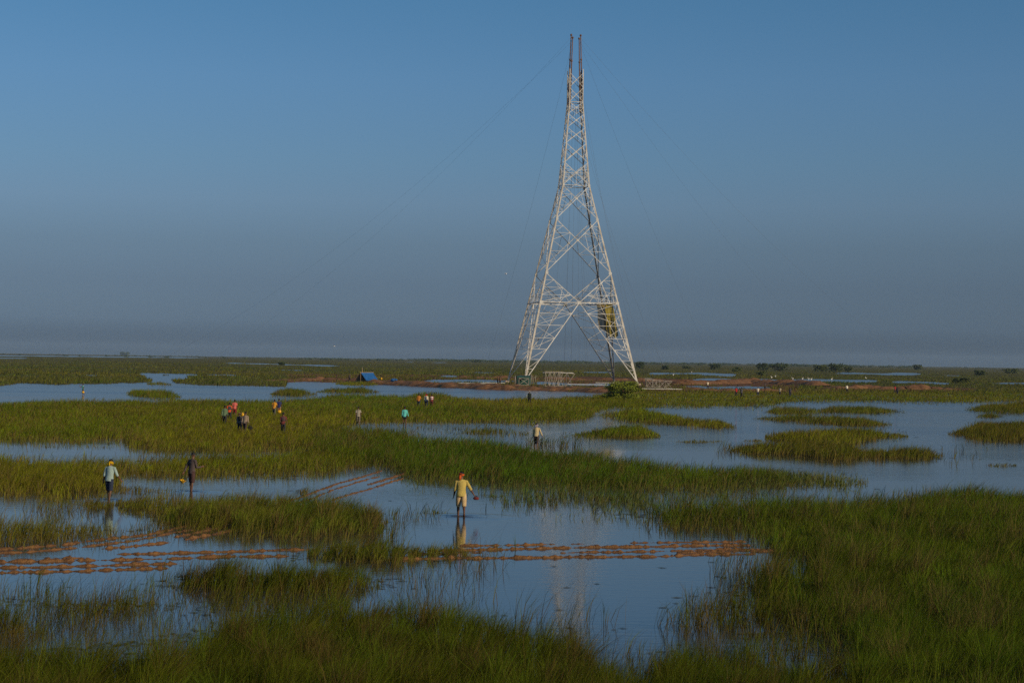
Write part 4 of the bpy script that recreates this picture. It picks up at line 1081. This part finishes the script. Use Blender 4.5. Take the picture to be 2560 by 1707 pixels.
def person(px, head_y, label, rz=0.0, ht=1.65, fz=0.0, shirt=None, legs='shorts', leg_m=None, sleeve='long', head='hair', scarf_m=None,
           lean=4, hips=(12, -12), knees=(4, 14), arms=((-10, 6, 12), (12, 6, 14)), vox=0.02, turn=0.0, nod=0.0, vest=None, group='workers wading through the marsh', foot_y=None):
    """arms / hips: (left, right); angles in degrees. rz: heading, 0 walks away from the camera"""
    U, v = pix_uv(px, head_y)
    D = (H - (fz + ht * 0.985)) * F / float(v)
    t = empty('person', (float(U) * D / F, D, fz), rz)
    s = ht / 1.65
    V = lambda x, y, z: Vector((x, y, z))
    body = MB(); sh = MB(); lg = MB()
    # legs
    hipz = 0.86; J = {}
    low = 9
    for i, sd in enumerate((-1, 1)):
        hp = V(sd * 0.088, 0, hipz); a = rad(hips[i]); k = rad(knees[i])
        kn = hp + V(sd * 0.012, math.sin(a) * 0.41, -math.cos(a) * 0.41)
        an = kn + V(0, math.sin(a - k) * 0.40, -math.cos(a - k) * 0.40)
        J[i] = (hp, kn, an, a - k); low = min(low, an.z)
    dz = 0.075 - low
    up = V(0, math.sin(rad(lean)), math.cos(rad(lean)))
    fw = V(0, math.cos(rad(lean)), -math.sin(rad(lean)))
    hc = V(0, 0, hipz + dz)
    for i in (0, 1):
        hp, kn, an, fa = J[i]; o = V(0, 0, dz); hp = hp + o; kn = kn + o; an = an + o
        calf = kn.lerp(an, 0.3) + V(0, -0.012, 0)
        body.tube([hp, hp.lerp(kn, 0.5), kn, calf, kn.lerp(an, 0.7), an], [0.085, 0.070, 0.052, 0.054, 0.040, 0.034], 10)
        fa2 = min(fa * 0.6, 0.3)
        tf = V(0, math.cos(fa2), math.sin(fa2)); toe = an + tf * 0.155 + V(0, 0, -0.052)
        body.tube([an + V(0, -0.045, -0.045), an + V(0, 0.03, -0.025), an.lerp(toe, 0.6) + V(0, 0, -0.012), toe, toe + tf * 0.03], [(0.030, 0.026), (0.036, 0.040), (0.042, 0.026), (0.044, 0.016), (0.03, 0.01)], 8)
        for q in range(5):
            b0 = toe + V((q - 2) * 0.017, 0, 0); body.tube([b0, b0 + tf * (0.045 - 0.004 * abs(q - (1 if i else 3)))], [0.009, 0.007], 6)
        if legs == 'shorts': end = kn.lerp(an, 0.06); ps = [(hp + V(0, 0, 0.03), 0.098), (hp.lerp(kn, 0.45), 0.100), (end, 0.086)]
        elif legs == 'short_shorts': end = hp.lerp(kn, 0.62); ps = [(hp + V(0, 0, 0.05), 0.106), (hp.lerp(kn, 0.3), 0.100), (end, 0.094)]
        elif legs == 'rolled': ps = [(hp + V(0, 0, 0.03), 0.098), (hp.lerp(kn, 0.5), 0.096), (kn, 0.080), (kn.lerp(an, 0.35), 0.080)]
        else: ps = [(hp + V(0, 0, 0.05), 0.106), (hp.lerp(kn, 0.5), 0.092), (kn, 0.074), (kn.lerp(an, 0.85), 0.066)]
        lg.tube([q[0] for q in ps], [q[1] for q in ps], 12)
    # torso
    def tp(z, y=0.0): return hc + up * (z - hipz) + fw * y
    rings = [(0.80, .140, .100), (0.88, .160, .112), (0.98, .142, .100), (1.08, .140, .098), (1.20, .162, .110), (1.30, .172, .108), (1.365, .140, .085), (1.40, .070, .062), (1.445, .054, .056), (1.49, .052, .056)]
    body.tube([tp(z) for z, _, _ in rings], [(a, b) for _, a, b in rings], 16)
    shr = [(0.79, .180, .136), (0.90, .178, .132), (1.02, .158, .118), (1.12, .160, .118), (1.22, .178, .124), (1.31, .182, .118), (1.37, .150, .094), (1.405, .082, .074)]
    sh.tube([tp(z) for z, _, _ in shr], [(a, b) for _, a, b in shr], 16)
    lg.tube([tp(z) for z in (0.80, 0.88, 0.97)], [(.150, .112), (.168, .122), (.158, .116)], 16)
    # head
    hd = tp(1.555, 0.012); Rh = Matrix.Rotation(rad(turn), 3, 'Z') @ Matrix.Rotation(-rad(lean * 0.4 + nod), 3, 'X')
    hp_ = lambda x, y, z: hd + Rh @ V(x, y, z)
    body.ball(hp_(0, -0.008, 0.02), (.074, .094, .095), Rh, 16, 12); body.ball(hp_(0, 0.022, -0.040), (.056, .066, .068), Rh, 14, 10)
    body.tube([hp_(0, .088, .016), hp_(0, .108, -.014), hp_(0, .092, -.026)], [.010, .017, .012], 6)
    body.tube([hp_(-.024, .084, -.056), hp_(.024, .084, -.056)], .010, 6)
    for sd in (-1, 1): body.ball(hp_(sd * .077, -.004, -.006), (.012, .022, .033), Rh, 8, 6)
    # arms
    hands = []
    for i, sd in enumerate((-1, 1)):
        fl, ab, el = (rad(q) for q in arms[i])
        so = tp(1.325) + V(sd * 0.178, 0, 0)
        def adir(f_): return (V(sd * math.sin(ab), 0, 0) + (fw * math.sin(f_) - up * math.cos(f_)) * math.cos(ab)).normalized()
        d1 = adir(fl); d2 = adir(fl + el)
        eb = so + d1 * 0.285; wr = eb + d2 * 0.245
        body.tube([so, so + d1 * 0.12, eb, eb + d2 * 0.07, wr], [0.056, 0.049, 0.038, 0.039, 0.026], 10)
        if sleeve != 'none':
            e = {'long': [(so, .066), (so + d1 * .14, .060), (eb, .051), (wr - d2 * 0.03, .042)], 'three': [(so, .068), (so + d1 * .14, .062), (eb, .056), (eb + d2 * .06, .056)], 'short': [(so, .068), (so + d1 * .1, .066), (so + d1 * .19, .068)]}[sleeve]
            sh.tube([tp(1.33) + V(sd * .10, 0, 0)] + [q[0] for q in e], [.07] + [q[1] for q in e], 12)
        # hand: flat palm, four unequal curled fingers, thumb from the side of the palm
        side = fw - d2 * fw.dot(d2); side = side.normalized() if side.length > 0.2 else up.copy()
        inn = d2.cross(side) * (1 if sd > 0 else -1)
        body.tube([wr, wr + d2 * 0.035, wr + d2 * 0.082], [(.022, .026), (.020, .040), (.017, .042)], 8)
        pc = wr + d2 * 0.075
        for q, ln in enumerate((.066, .076, .071, .056)):
            r0_ = pc + side * (0.036 - 0.024 * q); k1 = r0_ + d2 * (ln * .55) + inn * 0.010; k2 = k1 + (d2 * .75 + inn * .55).normalized() * (ln * .5)
            body.tube([r0_, k1, k2], [.0095, .0088, .0072], 6)
        t0 = wr + d2 * 0.028 + side * 0.030; t1 = t0 + (side * .75 + d2 * .6).normalized() * .036; t2 = t1 + (side * .2 + d2 * .9 + inn * .25).normalized() * .030
        body.tube([t0, t1, t2], [.0115, .0105, .008], 6)
        hands.append(wr + d2 * 0.10 + inn * 0.015)
    for m_ in (body, sh, lg):
        m_.v = [tuple(Vector(q) * s) for q in m_.v]
    remesh(body.build('body', SKIN, t, True), vox)
    if shirt: remesh(sh.build('shirt', shirt, t, True), max(vox, 0.014))
    if legs != 'none': remesh(lg.build('shorts' if 'short' in legs else 'trousers', leg_m, t, True), max(vox, 0.014))
    if vest is not None:
        vb = MB(); vr = [(1.02, .166, .126), (1.12, .168, .126), (1.22, .186, .132), (1.30, .186, .126), (1.35, .150, .1)]
        vb.tube([tp(z) * s for z, _, _ in vr], [(a * s, b * s) for _, a, b in vr], 16)
        vb.build('vest', vest, t, True)
    hb = MB()
    hb.ball(hp_(0, -0.020, 0.038), (.083, .096, .090), Rh, 18, 12)
    hb.v = [tuple(Vector(q) * s) for q in hb.v]
    hb.build('hair', HAIR, t, True)
    if head == 'scarf':
        sc_ = MB()
        for k in range(3):
            pts = []
            for q in range(17):
                a = 2 * math.pi * q / 16
                pts.append(hp_(.084 * math.sin(a), -.016 + .098 * math.cos(a), .022 * k - .05 - .035 * math.cos(a + .4 * k)) * s)
            sc_.tube(pts, [(.018 * s, .010 * s)] * 17, 6)
        sc_.tube([hp_(-.05, -.09, 0.0) * s, hp_(-.07, -.115, -.09) * s, hp_(-.075, -.10, -.19) * s], [(.03 * s, .018 * s), (.045 * s, .016 * s), (.035 * s, .01 * s)], 8)
        sc_.tube([hp_(.02, -.09, 0.0) * s, hp_(.015, -.11, -.08) * s, hp_(.03, -.09, -.15) * s], [(.03 * s, .018 * s), (.04 * s, .014 * s), (.028 * s, .01 * s)], 8)
        sc_.build('headscarf', scarf_m, t, True)
    if head == 'turban':
        sc_ = MB()
        for k in range(4):
            pts = []
            for q in range(19):
                a = 2 * math.pi * q / 18
                rr = .086 - .008 * max(0, k - 3) ** 1.3
                pts.append(hp_(rr * math.sin(a), -.012 + (rr + .01) * math.cos(a), -.012 + .022 * k + .028 * math.sin(a + k * .9)) * s)
            sc_.tube(pts, [(.017 * s, .013 * s)] * 19, 6)
        sc_.tube([hp_(-.06, -.08, .0) * s, hp_(-.085, -.11, -.08) * s, hp_(-.09, -.10, -.17) * s], [(.035 * s, .02 * s), (.045 * s, .018 * s), (.03 * s, .01 * s)], 8)
        sc_.build('turban', scarf_m, t, True)
    if head == 'cap':
        sc_ = MB(); sc_.ball(hp_(0, -.012, .058) * s, (.092 * s, .104 * s, .070 * s), Rh, 16, 8); sc_.build('cap', scarf_m, t, True)
    Mw = Matrix.Translation(t.location) @ Matrix.Rotation(rz, 4, 'Z')
    t['_d'] = D
    tag(t, label, 'person', group)
    del t['_d']
    return t, [Mw @ (h_ * s) for h_ in hands], Mw, s

CM = cloth_mat
# the five who wade nearest
yw, yh, yM, ys = person(1154, 1183, 'man in yellow shirt, pale knee shorts and orange turban wading away in open water', rz=0.05, ht=1.70, fz=-0.09, shirt=CM('yellow', (0.42, 0.32, 0.085)), legs='shorts', leg_m=CM('cream', (0.46, 0.33, 0.17)), sleeve='three', head='turban',
       scarf_m=CM('orange', (0.50, 0.085, 0.014)), lean=7, hips=(16, -8), knees=(8, 52), arms=((10, 9, 18), (8, 30, 16)), vox=0.0085, turn=14)
lw, lh, _, _ = person(274, 1151, 'man in pale blue-grey shirt and navy shorts with yellow headscarf at left', rz=-0.35, ht=1.66, fz=-0.08, shirt=CM('greyblue', (0.27, 0.36, 0.34)), legs='shorts', leg_m=CM('navy', (0.020, 0.028, 0.055)), sleeve='three', head='scarf',
       scarf_m=CM('yellowscarf', (0.66, 0.40, 0.01)), lean=9, hips=(14, -6), knees=(8, 10), arms=((-6, 8, 14), (24, 16, 22)), vox=0.0095, turn=-20)
bw, bh, _, _ = person(480, 1135, 'man in brown long-sleeved top looking down, yellow helmet in his left hand', rz=-0.75, ht=1.68, fz=-0.08, shirt=CM('brown', (0.070, 0.052, 0.050)), legs='shorts', leg_m=CM('maroonbrown', (0.055, 0.028, 0.026)), sleeve='long',
       lean=5, hips=(5, -3), knees=(4, 5), arms=((-26, 9, 8), (18, 4, 84)), vox=0.0095, nod=28)
person(1341, 1060, 'man in beige long-sleeved shirt and dark shorts with pale headband, mid picture', rz=-0.25, ht=1.66, fz=-0.08, shirt=CM('beige', (0.46, 0.37, 0.20)), legs='rolled', leg_m=CM('darkbrown', (0.050, 0.034, 0.032)), sleeve='long', head='scarf',
       scarf_m=CM('lilac', (0.30, 0.27, 0.33)), lean=8, hips=(10, -8), knees=(5, 12), arms=((4, 6, 10), (6, 24, 12)), vox=0.011, turn=12)
person(1012, 1018, 'man in turquoise long-sleeved shirt and black shorts wading at the channel edge', rz=0.1, ht=1.66, fz=-0.06, shirt=CM('turquoise', (0.10, 0.44, 0.40)), legs='short_shorts', leg_m=CM('black', (0.012, 0.012, 0.013)), sleeve='long',
       lean=4, hips=(8, -8), knees=(4, 10), arms=((2, 5, 8), (2, 16, 8)), vox=0.013, turn=-10)
person(896, 1018, 'boy in red and white striped shirt and grey shorts at the channel edge', rz=0.1, ht=1.6, shirt=pattern_mat('stripes', (0.42, 0.38, 0.30), (0.06, 0.045, 0.035), 2.9), legs='rolled', leg_m=CM('greybrown', (0.12, 0.10, 0.075)), sleeve='short',
       hips=(9, -9), knees=(6, 10), vox=0.015)
person(1047, 985, 'man in orange shirt and navy trousers, left of the trio in the grass', rz=0.0, shirt=CM('saffron', (0.42, 0.155, 0.022)), legs='trousers', leg_m=CM('navy', (0.020, 0.028, 0.055)), sleeve='long', arms=((0, 6, 10), (20, 10, 95)), vox=0.02, nod=12)
person(1066, 985, 'man in off-white shirt with red scarf, middle of the trio in the grass', rz=0.05, shirt=CM('offwhite', (0.52, 0.46, 0.36)), legs='trousers', leg_m=CM('indigo', (0.020, 0.028, 0.10)), sleeve='long', head='scarf', scarf_m=CM('red', (0.42, 0.014, 0.0155)), vox=0.02)
person(1079.5, 985.5, 'man in red vest with white reflective band, right of the trio in the grass', rz=0.0, shirt=CM('darkred', (0.20, 0.045, 0.030)), legs='trousers', leg_m=CM('maroon', (0.075, 0.016, 0.018)), sleeve='short', vest=pattern_mat('vest', (0.34, 0.085, 0.055), (0.75, 0.75, 0.78), 1.35), vox=0.02)
person(562, 1015, 'person in grey-green shirt with one bright red sleeve walking in the grass', rz=0.0, shirt=CM('sage', (0.105, 0.16, 0.085)), legs='trousers', leg_m=CM('charcoal', (0.022, 0.022, 0.024)), sleeve='long', vox=0.02)
person(574, 1007.5, 'person in orange-red top with dark grey waistcoat beside the pink shirt', rz=0.2, shirt=CM('redorange', (0.50, 0.070, 0.018)), legs='trousers', leg_m=CM('charcoal', (0.022, 0.022, 0.024)), sleeve='short', vox=0.02, vest=CM('slate', (0.055, 0.052, 0.056)))
person(587, 1000.5, 'person in pink shirt and dark red shorts, rear of the grass group', rz=0.1, shirt=CM('pink', (0.50, 0.115, 0.095)), legs='shorts', leg_m=CM('crimson', (0.16, 0.018, 0.014)), sleeve='short', vox=0.02)
cp, ch, _, _ = person(600, 1033, 'stooping person in grey with a black backpack in the grass', rz=0.3, ht=1.55, shirt=CM('ashgrey', (0.080, 0.075, 0.080)), legs='trousers', leg_m=CM('charcoal', (0.022, 0.022, 0.024)), sleeve='long', lean=20, nod=20, vox=0.02, head='cap', scarf_m=CM('rosy', (0.30, 0.12, 0.10)), vest=CM('blackpack', (0.010, 0.010, 0.011)))
_, kh, _, _ = person(613, 1030.5, 'person in checked brown shirt carrying a black bag in the grass', rz=-0.3, shirt=pattern_mat('checks', (0.085, 0.052, 0.042), (0.30, 0.23, 0.16), 4.5, 4.5), legs='trousers', leg_m=CM('darkbrown', (0.050, 0.034, 0.032)), sleeve='long', lean=10, nod=15, vox=0.02)
_, oh, _, _ = person(686, 1000, 'man in orange-yellow shirt of the pair sharing a yellow bag', rz=-0.2, shirt=CM('amber', (0.52, 0.235, 0.022)), legs='trousers', leg_m=CM('greytrouser', (0.09, 0.085, 0.075)), sleeve='short', lean=6, vox=0.02)
person(698, 998, 'man in navy blue shirt of the pair sharing a yellow bag', rz=0.1, shirt=CM('royal', (0.020, 0.024, 0.095)), legs='shorts', leg_m=CM('khaki', (0.20, 0.13, 0.05)), sleeve='short', vox=0.02)
person(708.5, 1032.5, 'person in maroon shirt with dark waistcoat alone in the grass', rz=0.05, shirt=CM('claret', (0.13, 0.030, 0.024)), legs='trousers', leg_m=CM('charcoal', (0.022, 0.022, 0.024)), sleeve='short', vox=0.02, arms=((0, 6, 12), (2, 14, 20)), vest=CM('slate2', (0.075, 0.045, 0.045)))
_, fh, _, _ = person(208, 960, 'person in turquoise vest wading alone across the far left channel', rz=2.5, fz=-0.08, shirt=CM('aqua', (0.14, 0.46, 0.36)), legs='shorts', leg_m=CM('slateblue', (0.030, 0.045, 0.060)), sleeve='none', hips=(16, -16), knees=(6, 14), arms=((10, 6, 20), (60, 20, 110)), vox=0.02)
person(1324, 978.5, 'man in long black coat and white cap at the channel, below the green shelter', rz=0.1, shirt=CM('blackgreen', (0.010, 0.018, 0.014)), legs='trousers', leg_m=CM('black', (0.012, 0.012, 0.013)), sleeve='long', head='cap', scarf_m=CM('white', (0.62, 0.58, 0.52)), vox=0.022)
WR = 'workers on the far side'
far_people = [
    (1244.5, 942, 'bare-shouldered man at the near left tower foot, left of two', (0.30, 0.15, 0.10), 'none', 0.45), (1250.5, 942, 'man at the near left tower foot, right of two', (0.14, 0.075, 0.05), 'short', 0.45),
    (1769.5, 953, 'man in white shirt standing on the spit right of the right low frame', (0.60, 0.52, 0.38), 'short', 0.2),
    (1841, 968, 'man in bright red shirt in the far grass right of the tower', (0.34, 0.012, 0.016), 'short', 0.0), (1854, 970, 'man in grey shirt just right of the man in bright red', (0.10, 0.10, 0.11), 'short', 0.0),
    (1895, 968, 'man in white shirt between the grey pair in the far grass', (0.56, 0.49, 0.38), 'short', 0.0), (1912.5, 956, 'dark figure standing on the heaped earth by the diggings', (0.045, 0.040, 0.040), 'short', 0.3),
    (1950, 968, 'man in cream shirt left of the dark grey shirted man', (0.56, 0.48, 0.30), 'short', 0.0), (1975.5, 969, 'man in dark grey shirt, rightmost of the row of five', (0.050, 0.050, 0.058), 'short', 0.0),
    (2117.5, 961.5, 'man in long white shirt alone before the dug earth bank', (0.66, 0.60, 0.48), 'long', 0.1), (2238, 964, 'man in dark red shirt, left of the pair at far right', (0.26, 0.010, 0.016), 'short', 0.0),
    (2243.5, 967, 'man in dark clothes, right of the pair at far right', (0.035, 0.030, 0.035), 'short', 0.0), (874, 934, 'dark figure standing left of the blue tent', (0.07, 0.055, 0.045), 'short', 0.5)]
for k, (x, y, lab, c, sl, z) in enumerate(far_people):
    person(x, y, lab, rz=0.2 * ((k * 37) % 7 - 3), fz=z, shirt=None if sl == 'none' else CM('far%d' % k, c), legs='trousers', leg_m=CM('fardark%d' % (k % 3), [(0.018, 0.0155, 0.022), (0.045, 0.035, 0.03), (0.02, 0.02, 0.05)][k % 3]),
           sleeve='short' if sl == 'none' else sl, hips=(10 - k % 3 * 6, -8), knees=(4, 8 + k % 4 * 3), arms=((-8 + k % 5 * 5, 6, 12), (10 - k % 4 * 5, 8, 15)), vox=0.03, group=WR)
person(1796, 962, 'person in bright blue crouching over the diggings', ht=1.60, fz=-0.45, shirt=CM('brightblue', (0.05, 0.19, 0.42)), legs='shorts', leg_m=CM('charcoal', (0.022, 0.022, 0.024)), sleeve='short', lean=38, hips=(95, 80), knees=(125, 115), arms=((50, 8, 10), (50, 8, 10)), vox=0.03, group=WR)
person(843, 941, 'dark figure crouching on the bank left of the tent', ht=1.60, fz=-0.35, shirt=CM('darkolive', (0.035, 0.032, 0.026)), legs='shorts', leg_m=CM('charcoal', (0.022, 0.022, 0.024)), sleeve='short', lean=38, hips=(95, 80), knees=(125, 115), arms=((50, 8, 10), (50, 8, 10)), vox=0.03, group=WR)

# things they carry
def helmet(loc, rot, label, sc=1.0, strap=True):
    t = empty('safety_helmet', loc); t.rotation_euler = rot
    mb = MB(); n = 16; rows = []
    for j in range(7):
        th = math.pi / 2 * j / 6
        rows.append([(0.118 * sc * math.sin(th + 1e-3) * math.cos(2 * math.pi * i / n), 0.142 * sc * math.sin(th + 1e-3) * math.sin(2 * math.pi * i / n), 0.125 * sc * math.cos(th)) for i in range(n)])
    rows.append([(0.142 * sc * math.cos(2 * math.pi * i / n), (0.165 + 0.03 * max(0, math.sin(2 * math.pi * i / n))) * sc * math.sin(2 * math.pi * i / n), -0.012 * sc) for i in range(n)])
    rows.append([(0.112 * sc * math.cos(2 * math.pi * i / n), 0.136 * sc * math.sin(2 * math.pi * i / n), 0.0) for i in range(n)])
    rows.append([(0.06 * sc * math.cos(2 * math.pi * i / n), 0.07 * sc * math.sin(2 * math.pi * i / n), 0.095 * sc) for i in range(n)])
    vs = [v for r in rows for v in r]; fs = []
    for j in range(len(rows) - 1):
        for i in range(n): fs.append((j * n + i, j * n + (i + 1) % n, (j + 1) * n + (i + 1) % n, (j + 1) * n + i))
    mb.add(vs, fs); shell = mb.build('shell', YEL, t, True)
    if strap:
        mb = MB(); mb.tube([(-.10 * sc, 0, 0), (-.05 * sc, 0.02, -.16 * sc), (0.02 * sc, 0.02, -.26 * sc), (0.06 * sc, 0.01, -.14 * sc), (.10 * sc, 0, 0)], 0.012 * sc, 6); mb.build('chin_strap', HAIR, shell, True)
    return tag(t, label, 'helmet')
helmet(bh[0] + Vector((0.0, -0.03, -0.27)), (math.pi + 0.25, 0.2, 0.4), 'yellow safety helmet hanging upside down from the brown-topped man\'s hand')
def bag(name, loc, size, m, label, cat, m2=None):
    t = empty(name, loc)
    mb = MB(); n = 14; sx, sy, sz = size
    for_ = [(0, .55), (.08, .8), (.35, 1.0), (.7, .95), (.92, .7), (1.0, .45)]
    mb.tube([(0, 0, z * sz) for z, _ in for_], [(sx * r, sy * r) for _, r in for_], n)
    sack = mb.build('sack', m, t, True)
    mb = MB(); mb.tube([(-sx * .4, 0, sz * .95), (-sx * .25, 0, sz * 1.35), (sx * .25, 0, sz * 1.35), (sx * .4, 0, sz * .95)], 0.014, 6); mb.build('handle', m2 or m, sack, True)
    return tag(t, label, cat)
bag('carried_bundle', yh[1] + Vector((0.03, 0.02, -0.13)), (0.11, 0.09, 0.11), CM('bundlered', (0.12, 0.018, 0.0155)), 'small dark red bundle swinging from the yellow-shirted man\'s right hand', 'bundle', HAIR)
bag('carried_bag', oh[1] + Vector((0.16, 0.05, -0.35)), (0.2, 0.14, 0.30), YEL, 'yellow bag carried between the orange-shirted and navy-shirted men', 'bag', CM('red', (0.42, 0.014, 0.0155)))
bag('carried_bag', kh[1] + Vector((0.05, 0, -0.40)), (0.2, 0.12, 0.30), CM('blackbag', (0.010, 0.010, 0.011)), 'black bag in the hand of the person in checks', 'bag')
bag('carried_bag', fh[0] + Vector((0, 0, -0.36)), (0.2, 0.15, 0.26), YEL, 'yellow bag held by the person wading in the far left channel', 'bag')
helmet(at_depth(607, 1036, cp.location.y - 0.35), (0.9, 0.1, 0.2), 'yellow safety helmet held over the shoulder in the grass group', 1.25, False)

# ------------------------------------------------------------------ egrets
EG = mat('white_feathers', (0.80, 0.78, 0.74), 0.8, 0.05, 10); BEAK = mat('beak', (0.42, 0.26, 0.03), 0.5, 0.1, 10)
def egret(loc, rz, label, sc=1.0, flying=False):
    t = empty('egret', loc, rz); mb = MB()
    if not flying:
        mb.ball((0, 0, 0.48 * sc), (0.24 * sc, 0.11 * sc, 0.13 * sc), Matrix.Rotation(0.5, 3, 'Y'))
        mb.tube([(0.15 * sc, 0, 0.56 * sc), (0.24 * sc, 0, 0.68 * sc), (0.20 * sc, 0, 0.80 * sc), (0.25 * sc, 0, 0.92 * sc), (0.31 * sc, 0, 0.94 * sc)], [0.06 * sc, 0.04 * sc, 0.032 * sc, 0.035 * sc, 0.03 * sc], 8)
        for s_ in (-1, 1): mb.tube([(-.02, s_ * 0.04, 0.40 * sc), (0, s_ * 0.05, 0.2 * sc), (-.01, s_ * 0.05, -0.08)], [0.022, 0.014, 0.012], 6)
    else:
        mb.ball((0, 0, 0), (0.26 * sc, 0.09 * sc, 0.09 * sc))
        mb.tube([(0.2 * sc, 0, 0), (0.3 * sc, 0, -0.03), (0.36 * sc, 0, 0.04)], [0.05 * sc, 0.05 * sc, 0.03 * sc], 8)
        for s_ in (-1, 1):
            mb.add([(0.12 * sc, s_ * .05, .03), (-.14 * sc, s_ * .05, .03), (-.10 * sc, s_ * .4 * sc, .22 * sc), (.14 * sc, s_ * .38 * sc, .24 * sc), (-.05 * sc, s_ * .75 * sc, .12 * sc), (0.12 * sc, s_ * .38 * sc, .21 * sc), (-.13 * sc, s_ * .05, .01)], [(0, 1, 2, 3), (3, 2, 4), (5, 4, 2), (0, 5, 2, 6)])
    eb_ = mb.build('body', EG, t, True)
    bk = MB(); bp = Vector((0.31 * sc, 0, 0.94 * sc)) if not flying else Vector((0.36 * sc, 0, 0.04))
    bk.tube([bp + Vector((.02, 0, 0)), bp + Vector((0.16 * sc, 0, -0.03 * sc))], [0.018 * sc, 0.004], 6); bk.build('beak', BEAK, eb_, True)
    return tag(t, label, 'egret', 'white egrets on the far water')
for k, (x, y, lab) in enumerate([(1683, 940, 'white egret standing nearest the right tower foot'), (1729, 932, 'white egret on the strip just left of the round dark bush'), (1929, 947, 'white egret below the paired trees, left of two'), (1938, 944, 'white egret below the paired trees, right of two'),
                                 (1982, 950.5, 'white egret alone at the left end of the wading row'), (2006, 950.5, 'white egret with upright neck in the wading row'), (2021.5, 951, 'white egret in the tight wading pair, left one'), (2028, 952, 'white egret in the tight wading pair, right one'),
                                 (2079, 952, 'white egret wading below the largest far tree'), (2165, 948.5, 'white egret standing at the right end of the water strip')]):
    egret(G(x, y, 0.0), (0.3, 2.8, 3.3, -0.2, 3.0, 0.1, 2.9, 0.4, 0.2, 3.4)[k], lab, 1.2)
egret(at_depth(835, 865, 700), 0.4, 'white bird flying low above the left horizon', 1.2, True)
egret(at_depth(1265, 685, 520), 2.6, 'white bird flying just left of the tower', 1.0, True)

# ------------------------------------------------------------------ rings on the water round the wading legs
WAT = bpy.data.materials['marsh_water']
def rings(loc, R, amp, seed):
    nr, na = 46, 64
    r = np.linspace(0.03, R, nr)[:, None]; a = np.linspace(0, 2 * math.pi, na)[None, :]
    ph = vnoise(np.cos(a) * 2 + 5, np.sin(a) * 2, seed) * 5
    z = amp * np.sin(r * 24 + ph) * np.exp(-r * 1.5) * np.clip((R - r) / R, 0, 1) + 0.012 * np.clip((R - r) / (0.3 * R), 0, 1) - 0.004
    X = r * np.cos(a) * 1.5; Yy = r * np.sin(a)
    o = link('water_rings', grid_mesh('water_rings', np.stack([X, Yy, z], -1)), WAT); o.location = loc
    return tag(o, kind='structure')
rings(Vector((yw.location.x, yw.location.y, 0)), 1.7, 0.020, 3)
for k, h_ in enumerate((lw, bw)):
    rings(Vector((h_.location.x, h_.location.y, 0)), 1.2, 0.016, 11 + k)

# scraps of floating weed and broken stems near the grass margins
rng = np.random.default_rng(21)
n = 26000
px = rng.uniform(-100, 2660, n); py = 1000 + 680 * rng.random(n) ** 0.8
U, v = pix_uv(px, py)
best = np.full(n, -1.0)
for p in P: best = np.maximum(best, inside(p, U, v) / p['soft'])
X = U * H / v; Y = H * F / v
k = (best < 0.0) & (rng.random(n) < np.clip(1 + best / 0.05, 0.012, 0.5)) & (vnoise(X * 0.35, Y * 0.18, 19) > 0.52)
X, Y = X[k], Y[k]; n = len(X)
a = rng.normal(0, 0.5, n); L_ = rng.uniform(0.04, 0.22, n) * (Y / 60) ** 0.5; w_ = L_ * rng.uniform(0.10, 0.35, n)
dx, dy = np.cos(a) * L_, np.sin(a) * L_; ex, ey = -np.sin(a) * w_, np.cos(a) * w_
z = np.full(n, 0.006)
V_ = np.stack([np.stack([X - dx, Y - dy, z], -1), np.stack([X + ex, Y + ey, z + 0.01], -1), np.stack([X + dx, Y + dy, z], -1), np.stack([X - ex, Y - ey, z + 0.01], -1)], 1).reshape(-1, 3)
tag(link('floating_weed', leaf_mesh('floating_weed', V_), mat('weed', (0.055, 0.055, 0.016), 0.8, 0.4, 2.0)), 'scraps of weed floating by the grass margins', 'weed', kind='stuff')

# ------------------------------------------------------------------ haze
hz = bpy.data.materials.new('haze'); hz.use_nodes = True
N = hz.node_tree.nodes; N.clear()
ho = N.new('ShaderNodeOutputMaterial'); hv = N.new('ShaderNodeVolumePrincipled')
hv.inputs['Color'].default_value = (0.55, 0.76, 1.0, 1); hv.inputs['Density'].default_value = 3.8e-5; hv.inputs['Anisotropy'].default_value = 0.0
hz.node_tree.links.new(hv.outputs[0], ho.inputs['Volume'])
mb = MB(); mb.box((0, 4500, 46), (26000, 24000, 96))
hb = mb.build('haze', hz)
tag(hb, kind='stuff')
